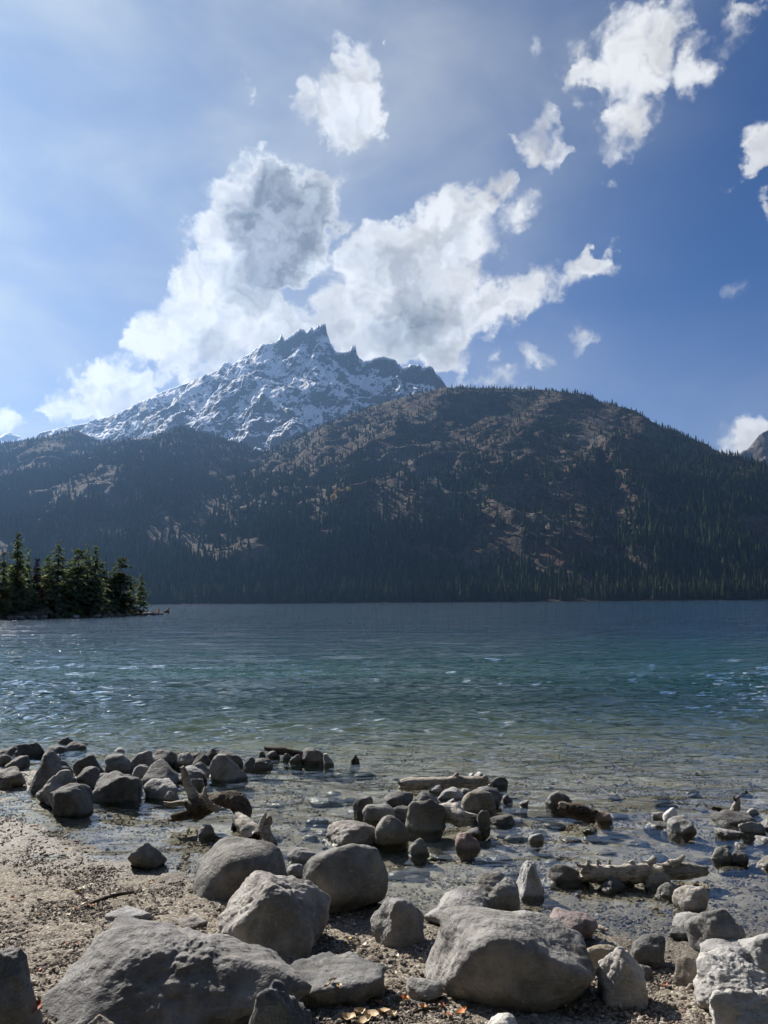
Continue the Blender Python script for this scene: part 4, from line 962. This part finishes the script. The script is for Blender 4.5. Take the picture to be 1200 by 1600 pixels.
# stones lying under the clear shallow water
for i in range(90):
    px = rng.uniform(430, 1200) if i % 5 else rng.uniform(280, 560); py = rng.uniform(1225, 1440) if px > 620 else rng.uniform(1200, 1330)
    P = at_z(px, py, -.12); g = ground(P.x, P.y)
    if g > -.05: continue
    w = rng.uniform(.04, .11) * (1 if rng.random() < .8 else 1.6)
    v, f = rock_shape(900 + i, 3, 6, 13, .6)
    v = v * (w, w * rng.uniform(.6, .9), min(w * rng.uniform(.3, .55), -g * .8))
    o = link('stone', mesh_np('stone', v, f), RM[('grey', 'dark', 'tan', 'warm', 'pale')[i % 5]], loc=(P.x, P.y, g + .01)); o.rotation_euler[2] = 0
    tag(o, 'rounded stone lying under the clear shallow water', 'rock', 'stones under the shallow water')
# stones along the headland shore
for i in range(26):
    px = rng.uniform(5, 225) if i < 14 else rng.uniform(222, 266); Y_ = shore_y(px); P = at_depth(px, 960, Y_)
    w = rng.uniform(.25, .6) * (1.25 if i >= 14 else 1); v, f = rock_shape(1300 + i, 2, 9)
    o = link('rock', mesh_np('rock', v * (w, w * .8, w * .55), f), RM[('dark', 'grey', 'pale', 'dark')[i % 4]], loc=(P.x, P.y + (rng.uniform(0, 1.6) if i < 14 else rng.uniform(-.4, 1.0)), .12)); tag(o, 'small rock on the stony shore of the headland', 'rock', 'rocks on the headland shore')

# gravel: loose pebbles, far too many to count
def pebble_nodes(mat):
    g = bpy.data.node_groups.new('pebble_scatter', 'GeometryNodeTree')
    g.interface.new_socket('Geometry', in_out='INPUT', socket_type='NodeSocketGeometry'); g.interface.new_socket('Geometry', in_out='OUTPUT', socket_type='NodeSocketGeometry')
    N_, L_ = g.nodes, g.links; gi = N_.new('NodeGroupInput'); go = N_.new('NodeGroupOutput')
    c = N_.new('GeometryNodeMeshIcoSphere'); c.inputs['Radius'].default_value = 1; c.inputs['Subdivisions'].default_value = 2
    nz = N_.new('ShaderNodeTexNoise'); nz.inputs['Scale'].default_value = .9
    sub = N_.new('ShaderNodeVectorMath'); sub.operation = 'SUBTRACT'; L_.new(nz.outputs['Color'], sub.inputs[0]); sub.inputs[1].default_value = (.5, .5, .5)
    scl = N_.new('ShaderNodeVectorMath'); scl.operation = 'SCALE'; L_.new(sub.outputs[0], scl.inputs[0]); scl.inputs['Scale'].default_value = 1.5
    sp = N_.new('GeometryNodeSetPosition'); L_.new(c.outputs[0], sp.inputs['Geometry']); L_.new(scl.outputs[0], sp.inputs['Offset'])
    sm_ = N_.new('GeometryNodeSetMaterial'); sm_.inputs['Material'].default_value = mat; L_.new(sp.outputs[0], sm_.inputs['Geometry'])
    iop = N_.new('GeometryNodeInstanceOnPoints'); L_.new(gi.outputs[0], iop.inputs['Points']); L_.new(sm_.outputs[0], iop.inputs['Instance'])
    for nm, so_ in (('size', 'Scale'), ('turn', 'Rotation')):
        a = N_.new('GeometryNodeInputNamedAttribute'); a.data_type = 'FLOAT_VECTOR'; a.inputs['Name'].default_value = nm; L_.new(a.outputs[0], iop.inputs[so_])
    L_.new(iop.outputs[0], go.inputs[0]); return g
m_peb, T = material('pebbles')
r = T.add('ObjectInfo').outputs['Random']
c = T.ramp(r, [(0, (0.049, 0.043, 0.037)), (.22, (0.127, 0.107, 0.086)), (.45, (0.192, 0.159, 0.126)), (.62, (0.241, 0.203, 0.164)), (.78, (0.198, 0.139, 0.111)), (.9, (0.341, 0.307, 0.252)), (1, (0.504, 0.478, 0.419))])
sz = T.add('SeparateXYZ'); T.l.new(world_pos(T), sz.inputs[0]); wet = T.mapr(sz.outputs[2], .035, .006)
c = T.mix(T.math('MULTIPLY', T.math('MULTIPLY', wet, T.mapr(sz.outputs[2], -.05, -.005)), .5), c, (.05, .042, .034))
principled(T, c, T.mapr(T.math('MULTIPLY', wet, T.mapr(sz.outputs[2], -.02, .0)), 0, 1, .85, .62, False), .25)
def scatter(name, n, r0, r1, label, land):
    M = n * 4
    if land: y = 2.35 + (9.4 - 2.35) * rng.random(M) ** 1.5; x = (rng.random(M) * 2 - 1) * .54 * y
    else: y = 4.2 + 8 * rng.random(M) ** 1.2; x = (rng.random(M) * 2 - 1) * .54 * y
    z = ground_np(x, y); pr = sstep(z, -.05, .02) if land else sstep(z, .01, -.04) * sstep(z, -.5, -.2)
    pr = pr * (.25 + .75 * sstep(fbm(P3(x / .35, y / .35, 4.), 3, .55), -.35, .25))
    k = np.nonzero(rng.random(M) < pr)[0][:n]; x, y, z = x[k], y[k], z[k]
    s = np.exp(rng.uniform(np.log(r0), np.log(r1), len(x)) ) * np.where(rng.random(len(x)) < .03, 1.8, 1)
    size = np.stack([s, s * rng.uniform(.6, 1, len(s)), s * rng.uniform(.4, .75, len(s))], -1)
    me = bpy.data.meshes.new(name); me.vertices.add(len(x)); me.vertices.foreach_set('co', np.stack([x, y, z + s * .15], -1).astype(np.float32).ravel())
    a = me.attributes.new('size', 'FLOAT_VECTOR', 'POINT'); a.data.foreach_set('vector', size.astype(np.float32).ravel())
    tr = np.stack([rng.normal(size=len(s)) * .25, rng.normal(size=len(s)) * .25, rng.uniform(0, 6.28, len(s))], -1)
    a = me.attributes.new('turn', 'FLOAT_VECTOR', 'POINT'); a.data.foreach_set('vector', tr.astype(np.float32).ravel()); me.update()
    o = link(name, me, m_peb); o.modifiers.new('scatter', 'NODES').node_group = pebble_nodes(m_peb); tag(o, label, kind='stuff')
scatter('gravel', 60000, .0035, .011, 'loose coarse gravel covering the beach', True)
scatter('lake_bed_gravel', 24000, .005, .015, 'gravel on the lake bed under the shallow water', False)

# ------------------------------------------------------------------ driftwood
def wood_material(name, dark, light):
    m, T = material(name); p = T.add('TexCoord').outputs['UV']
    p = obj_pos(T)
    n = T.noise(p, 9, 5, .65, .4); g = T.noise(T.mapping(p, (14, 60, 60)), 1.0, 4, .65); g2 = T.noise(p, 60, 3, .6)
    c = T.mix(T.mapr(n, .35, .68), dark, light); c = T.mix(T.mapr(g, .50, .64, 0, .7), c, tuple(x * .35 for x in dark))
    sz = T.add('SeparateXYZ'); T.l.new(world_pos(T), sz.inputs[0]); wet = T.mapr(T.math('ADD', sz.outputs[2], T.math('MULTIPLY', T.math('SUBTRACT', n, .5), .05)), .035, .0)
    c = T.mix(T.math('MULTIPLY', wet, .7), c, (.018, .014, .011))
    principled(T, c, T.mapr(wet, 0, 1, .85, .3, False), .25, bump(T, T.math('ADD', g, T.math('MULTIPLY', g2, .3)), 1.0, .02)); return m
m_wood = wood_material('weathered_wood', (.26, .225, .185), (.50, .45, .385)); m_pale = wood_material('bleached_wood', (.42, .38, .32), (.66, .61, .54)); m_darkwood = wood_material('wet_dark_wood', (.05, .038, .028), (.13, .10, .078))
m_plug, T = material('dark_plug_wood'); principled(T, T.ramp(T.noise(obj_pos(T), 20, 3, .6), [(.3, (.012, .009, .007)), (.7, (.05, .035, .025))]), .95, .1)  # for a solid plug: the hollow's inner shade is put into this colour
def limb(name, pts, mat, parent, seed=1, sides=18, knot=.16, sub=8, flute=.10):
    """pts: (px, py, depth, radius in px); a smooth gnarled limb through them"""
    P = [np.array(at_depth(x, y, Y)[:]) for x, y, Y, r in pts]; Rr = [r * pts[i][2] / F_PX for i, (x, y, Y, r) in enumerate(pts)]
    Q, S = [], []; n = len(P)
    for i in range(n - 1):
        p0, p1, p2, p3 = P[max(i - 1, 0)], P[i], P[i + 1], P[min(i + 2, n - 1)]
        for k in range(sub):
            t = k / sub; Q.append(.5 * (2 * p1 + (p2 - p0) * t + (2 * p0 - 5 * p1 + 4 * p2 - p3) * t * t + (3 * p1 - p0 - 3 * p2 + p3) * t ** 3)); S.append(Rr[i] * (1 - t) + Rr[i + 1] * t)
    Q.append(P[-1]); S.append(Rr[-1])
    base = Vector(Q[0]); me = tube_mesh(name, [Vector(q) - base for q in Q], S, sides)
    co = np.empty(len(me.vertices) * 3, np.float32); me.vertices.foreach_get('co', co); co = co.reshape(-1, 3).astype(float)
    rm = max(Rr); ctr = np.repeat(np.array(Q) - np.array(base[:]), sides, 0); ctr = np.vstack([ctr, ctr[:1], ctr[-1:]])[:len(co)]
    dv = co - ctr; ln = np.linalg.norm(dv, axis=1)[:, None]
    nn = knot * fbm(co / (rm * 2.6) + seed * 7.7, 3, .55) + .08 * fbm(co / (rm * .7) + seed, 2)
    ang = np.tile(np.arange(sides), len(Q)); ang = np.concatenate([ang, np.zeros(len(co) - len(ang))])
    fl = flute * np.sin(ang * 6.283 / sides * 5 + seed) * 1.0
    end = np.zeros(len(co)); 
    co = ctr + dv * (1 + (nn * 1.4 + fl * .5))[:, None]
    # ragged broken ends
    ax = np.array(Q[-1]) - np.array(Q[-2]); ax /= np.linalg.norm(ax) + 1e-9; rgd = np.random.default_rng(seed)
    co[(len(Q) - 1) * sides:len(Q) * sides] += ax * (rgd.uniform(-.5, .5, (sides, 1)) * Rr[-1])
    ax0 = np.array(Q[0]) - np.array(Q[1]); ax0 /= np.linalg.norm(ax0) + 1e-9; co[:sides] += ax0 * (rgd.uniform(-.5, .5, (sides, 1)) * Rr[0])
    me.vertices.foreach_set('co', co.astype(np.float32).ravel()); me.update()
    o = link(name, me, mat); o.location = base
    if parent is not None: o.parent = parent; o.location = base - parent.location
    return o
def drift(name, label, loc_px, parts):
    P = at_depth(*loc_px); e = link(name, None, loc=P); tag(e, label, 'driftwood')
    for i, (nm, pts, mat, kw) in enumerate(parts): limb(nm, pts, mat, e, seed=int(loc_px[0]) + i, **kw)
    return e
yd = lambda x, y, z=0: at_z(x, y, z).y
Y1 = yd(330, 1288)
drift('driftwood_root', 'dark arched driftwood root with an upright horn standing in the pool', (330, 1288, Y1), [
 ('arched_stem', [(296,1262,Y1+.02,15),(318,1260,Y1+.02,15),(336,1253,Y1,12),(352,1249,Y1-.02,12),(368,1252,Y1-.05,13),(378,1266,Y1-.10,13.5),(377,1284,Y1-.16,14),(374,1296,Y1-.2,12)], m_darkwood, dict(knot=.25)),
 ('horn', [(312,1266,Y1+.02,12),(306,1250,Y1+.03,9.5),(298,1235,Y1+.05,7),(291,1218,Y1+.06,6),(288,1206,Y1+.05,5),(284,1198,Y1+.04,3)], m_wood, dict(knot=.22)),
 ('branch_stub', [(342,1264,Y1-.10,5),(330,1260,Y1-.10,5),(323,1250,Y1-.10,4.5),(320,1240,Y1-.09,3.6),(321,1231,Y1-.08,2)], m_wood, dict(knot=.2)),
 ('root_arm', [(310,1266,Y1,10),(298,1270,Y1-.05,8.5),(284,1275,Y1-.10,7),(268,1278,Y1-.12,4)], m_darkwood, dict(knot=.25)),
 ('root_arm', [(300,1256,Y1+.05,6),(284,1255,Y1+.05,4.2),(268,1257,Y1+.03,3.6),(256,1254,Y1+.02,2)], m_wood, dict(knot=.15)),
])
Y2 = yd(385, 1312)
drift('driftwood_log', 'short pale hollow log with a dark open end behind the smooth boulder', (385, 1310, Y2), [
 ('log', [(370,1276,Y2+.12,9),(377,1284,Y2+.07,11.5),(387,1296,Y2+.0,13),(396,1306,Y2-.05,12.5),(399,1312,Y2-.08,12)], m_pale, dict(knot=.18)),
 ('hollow_end', [(396,1308,Y2-.055,10),(400,1314,Y2-.095,10)], m_plug, dict(knot=.2, sub=3)),
])
Y3 = yd(420, 1318)
drift('driftwood_stump', 'jagged broken tan stump right of the short hollow log', (417, 1316, Y3), [
 ('stump', [(420,1322,Y3-.03,12),(418,1306,Y3,12),(416,1294,Y3+.02,11),(420,1282,Y3+.03,6),(421,1275,Y3+.03,2.5)], m_wood, dict(knot=.4)),
 ('splinter', [(408,1296,Y3,6),(409,1286,Y3+.01,4.5),(413,1276,Y3+.02,3),(416,1269,Y3+.02,1.2)], m_pale, dict(knot=.2)),
])
Y4 = yd(690, 1234)
drift('driftwood_log', 'long grey log lying across the back of the middle pile', (690, 1232, Y4), [
 ('log', [(624,1227,Y4,7),(650,1225,Y4,9),(690,1224,Y4,9.5),(712,1222,Y4,9.5),(740,1223,Y4,8.5),(762,1221,Y4+.03,6)], m_wood, dict(knot=.2)),
 ('branch_stub', [(706,1222,Y4,6),(711,1214,Y4,4),(716,1208,Y4,2)], m_wood, dict(knot=.2)),
 ('branch_stub', [(752,1222,Y4,5),(757,1216,Y4,4),(761,1213,Y4,3)], m_wood, dict(knot=.2)),
])
Y5 = yd(715, 1292)
drift('driftwood_log', 'bleached white driftwood chunk on the middle pile below the egg-shaped stone', (715, 1290, Y5), [
 ('log', [(683,1264,Y5+.05,8),(698,1270,Y5+.03,12),(716,1276,Y5,13),(734,1280,Y5,9),(749,1278,Y5,4)], m_pale, dict(knot=.5)),
 ('splinter', [(700,1266,Y5,6),(722,1272,Y5-.03,5),(748,1276,Y5-.03,2)], m_pale, dict(knot=.3)),
])
Y6 = yd(1000, 1378)
drift('driftwood_log', 'long log with short branch stubs lying in the right shallows', (1000, 1376, Y6), [
 ('log', [(906,1363,Y6+.02,12),(930,1364,Y6+.02,13),(970,1364,Y6,13),(1010,1362,Y6,12.5),(1050,1360,Y6+.02,12),(1080,1360,Y6+.03,11),(1104,1360,Y6+.05,7)], m_wood, dict(knot=.2, sides=26, sub=10)),
 ('branch_stub', [(1012,1352,Y6,7),(1019,1346,Y6,5),(1023,1340,Y6,4)], m_pale, dict(knot=.2)),
 ('branch_stub', [(1046,1350,Y6,6),(1058,1346,Y6,4.5),(1066,1340,Y6,3),(1069,1337,Y6,2)], m_pale, dict(knot=.2)),
 ('branch_stub', [(918,1352,Y6,4),(919,1347,Y6,2.5),(917,1344,Y6,1)], m_pale, dict()),
 ('branch_stub', [(935,1350,Y6,4),(934,1346,Y6,2.5),(932,1343,Y6,1)], m_pale, dict()),
 ('branch_stub', [(952,1350,Y6,3),(952,1345,Y6,1.5),(951,1343,Y6,.8)], m_pale, dict()),
 ('branch_stub', [(984,1350,Y6,4),(988,1347,Y6,4),(990,1345,Y6,2)], m_pale, dict()),
 ('branch_stub', [(1022,1354,Y6-.12,4.5),(1030,1357,Y6-.15,4),(1037,1358,Y6-.17,2.5)], m_pale, dict()),
])
Y7 = yd(450, 1182)
drift('driftwood_plank', 'dark plank-like log in the water at the end of the left row', (450, 1182, Y7), [('log', [(414,1169,Y7+.05,3.5),(436,1173,Y7,5.5),(462,1178,Y7,5),(482,1181,Y7,2.5)], m_darkwood, dict(knot=.25)), ('branch_stub', [(512,1180,Y7,1.2),(495,1181,Y7,2),(480,1180,Y7,2.5)], m_darkwood, dict())])
Y8 = yd(900, 1284)
drift('driftwood_log', 'short dark log end in the shallows left of the brown cube-like rock', (900, 1282, Y8), [('log', [(875,1258,Y8+.05,6),(888,1263,Y8+.03,10),(908,1270,Y8,11),(929,1276,Y8-.03,9)], m_darkwood, dict(knot=.3)), ('branch_stub', [(884,1260,Y8,5),(878,1257,Y8,4),(874,1255,Y8,2)], m_wood, dict())])
Y9 = yd(1148, 1274)
drift('driftwood_snag', 'reddish upright snag behind the dark wet hump on the right', (1148, 1272, Y9), [('stem', [(1145,1278,Y9,9),(1148,1266,Y9,7),(1151,1256,Y9,5.5),(1152,1249,Y9,4),(1155,1244,Y9,2)], m_wood, dict(knot=.3)), ('root_arm', [(1140,1270,Y9,3.5),(1128,1266,Y9,3),(1112,1262,Y9,2.5)], m_darkwood, dict()), ('branch_stub', [(1151,1252,Y9,3),(1147,1247,Y9,1.6),(1148,1243,Y9,.8)], m_darkwood, dict())])
drift('driftwood_snag', 'tiny dark stick end poking from the water beyond the upright snag', (1160, 1244, Y9 + .8), [('stem', [(1152,1246,Y9+.8,1.5),(1160,1243,Y9+.8,3),(1166,1239,Y9+.8,2.2),(1165,1235,Y9+.8,1)], m_darkwood, dict())])
Y10 = yd(910, 1462, .02)
drift('driftwood_stick', 'thin pale stick at the waterline right of the reddish rock', (938, 1450, yd(938, 1452, .01)), [('stem', [(930,1446,yd(930,1447,.015),3),(940,1450,yd(940,1452,.015),3.5),(950,1453,yd(950,1456,.015),2)], m_wood, dict())])
for k, (a, b, lab) in enumerate([((140,1412),(208,1394),'thin dark twig lying on the gravel above the big slab'), ((1072,1546),(1086,1540),'pale twig beside the tan slab'), ((770,1566),(880,1574),'grey root-like stick in the shade under the huge boulder'), ((690,1575),(640,1584),'thin twig among the orange leaves')]):
    A = at_z(a[0], a[1], .1); B = at_z(b[0], b[1], .1); gA, gB = ground(A.x, A.y), ground(B.x, B.y)
    ya, yb = yd(a[0], a[1], gA + .006), yd(b[0], b[1], gB + .006); mx, my = (a[0] + b[0]) / 2, (a[1] + b[1]) / 2
    w = (3.0, 3.0, 6.0, 2.5)[k]; drift('twig', lab, (mx, my, (ya + yb) / 2), [('stem', [(a[0], a[1], ya, w * .5), (mx, my - 3, (ya + yb) / 2, w), (b[0], b[1], yb, w * .7)], m_pale if k == 1 else m_darkwood, dict(sides=8))])

# ------------------------------------------------------------------ fallen leaves
def leaf_mesh(name, mat, seed):
    rg = np.random.default_rng(seed); n = 7; V = []; Fc = []
    curl = rg.uniform(.1, .5)
    for i in range(n):
        t = i / (n - 1); w = .42 * math.sin(math.pi * min(t * .94 + .03, 1)) ** .75 * (1 - .25 * t)
        for s in (-1, 0, 1): V.append((s * w * (1 + .12 * rg.uniform(-1, 1)), t - .5, abs(s) * .16 + curl * (t - .5) ** 2 + .05 * rg.uniform(-1, 1)))
    for i in range(n - 1):
        for s in (0, 1): a = i * 3 + s; Fc.append((a, a + 1, a + 4, a + 3))
    me = mesh_np(name, V, Fc); me.materials.append(mat); return me
def leaf_material(name, a, b):
    m, T = material(name); c = T.mix(T.mapr(T.noise(obj_pos(T), 4, 3, .6), .35, .65), a, b); principled(T, c, .6, .35); return m
LM = {'orange': leaf_material('orange_leaf', (.38, .11, .025), (.55, .22, .05)), 'red': leaf_material('rust_leaf', (.24, .06, .025), (.36, .12, .05)),
      'tan': leaf_material('tan_leaf', (.42, .29, .15), (.58, .44, .26)), 'pale': leaf_material('pale_leaf', (.62, .54, .42), (.78, .71, .58)), 'yellow': leaf_material('yellow_leaf', (.55, .38, .06), (.70, .52, .12))}
LMesh = {k: [leaf_mesh('leaf_' + k + str(i), m, i * 9 + len(k)) for i in range(3)] for k, m in LM.items()}
def leaf(px, py, tone, size, label, group=None, z=None, up=0.0):
    P = at_z(px, py, .1); 
    for _ in range(4): P = at_z(px, py, (ground(P.x, P.y) + up) if z is None else z)
    best = (P - CAM_POS).length
    for t_ in BVH:
        hit = t_.ray_cast(CAM_POS, ray(px, py))
        if hit[0] is not None and hit[3] < best: best = hit[3]; P = hit[0]
    o = link('leaf', LMesh[tone][int(px) % 3], None, loc=(P.x, P.y, P.z + .012)); s = size * P.y / F_PX; o.scale = (s, s, s)
    o.rotation_euler = (rng.normal() * .25, rng.normal() * .25, rng.uniform(0, 6.28)); tag(o, label, 'leaf', group); return o
LEAVES = {'orange': [(143,1419,10),(118,1423,7),(655,1560,16),(642,1538,13),(660,1578,14),(632,1565,18),(722,1586,18),(668,1553,9),(605,1548,8)],
 'red': [(20,1407,10),(60,1520,10),(58,1580,22),(100,1480,8),(120,1478,8),(690,1575,13),(1040,1544,10),(52,1316,8),(240,1380,7),(650,1548,12),(700,1590,12),(56,1294,9)],
 'tan': [(30,1412,10),(520,1536,14),(512,1545,12),(530,1546,12),(640,1552,14),(560,1588,22),(580,1592,24),(600,1586,20),(545,1596,22),(590,1572,14),(612,1590,18),(570,1600,22)],
 'pale': [(132,1417,15),(128,1391,12),(141,1387,11),(98,1418,11),(106,1433,9),(180,1392,8),(236,1421,12),(544,1474,9),(570,1480,9),(225,1394,7),(8,1396,8),(616,1525,10),(620,1496,8)],
 'yellow': [(104,1330,7),(112,1421,9),(120,1396,8),(58,1433,8),(234,1381,7),(546,1471,8)]}
for tone, pts in LEAVES.items():
    nm = {'orange': 'orange', 'red': 'rust-red', 'tan': 'dry tan', 'pale': 'bleached pale', 'yellow': 'yellow'}[tone]
    for (px, py, s) in pts: leaf(px, py, tone, s, 'small %s fallen leaf lying on the gravel beach' % nm, '%s leaves on the beach' % nm)
leaf(1062, 1372, 'orange', 17, 'orange leaf floating by the pitted rock and the right-hand log', z=.01)
leaf(255, 1351, 'orange', 10, 'orange leaf beside the greenish angular slate')
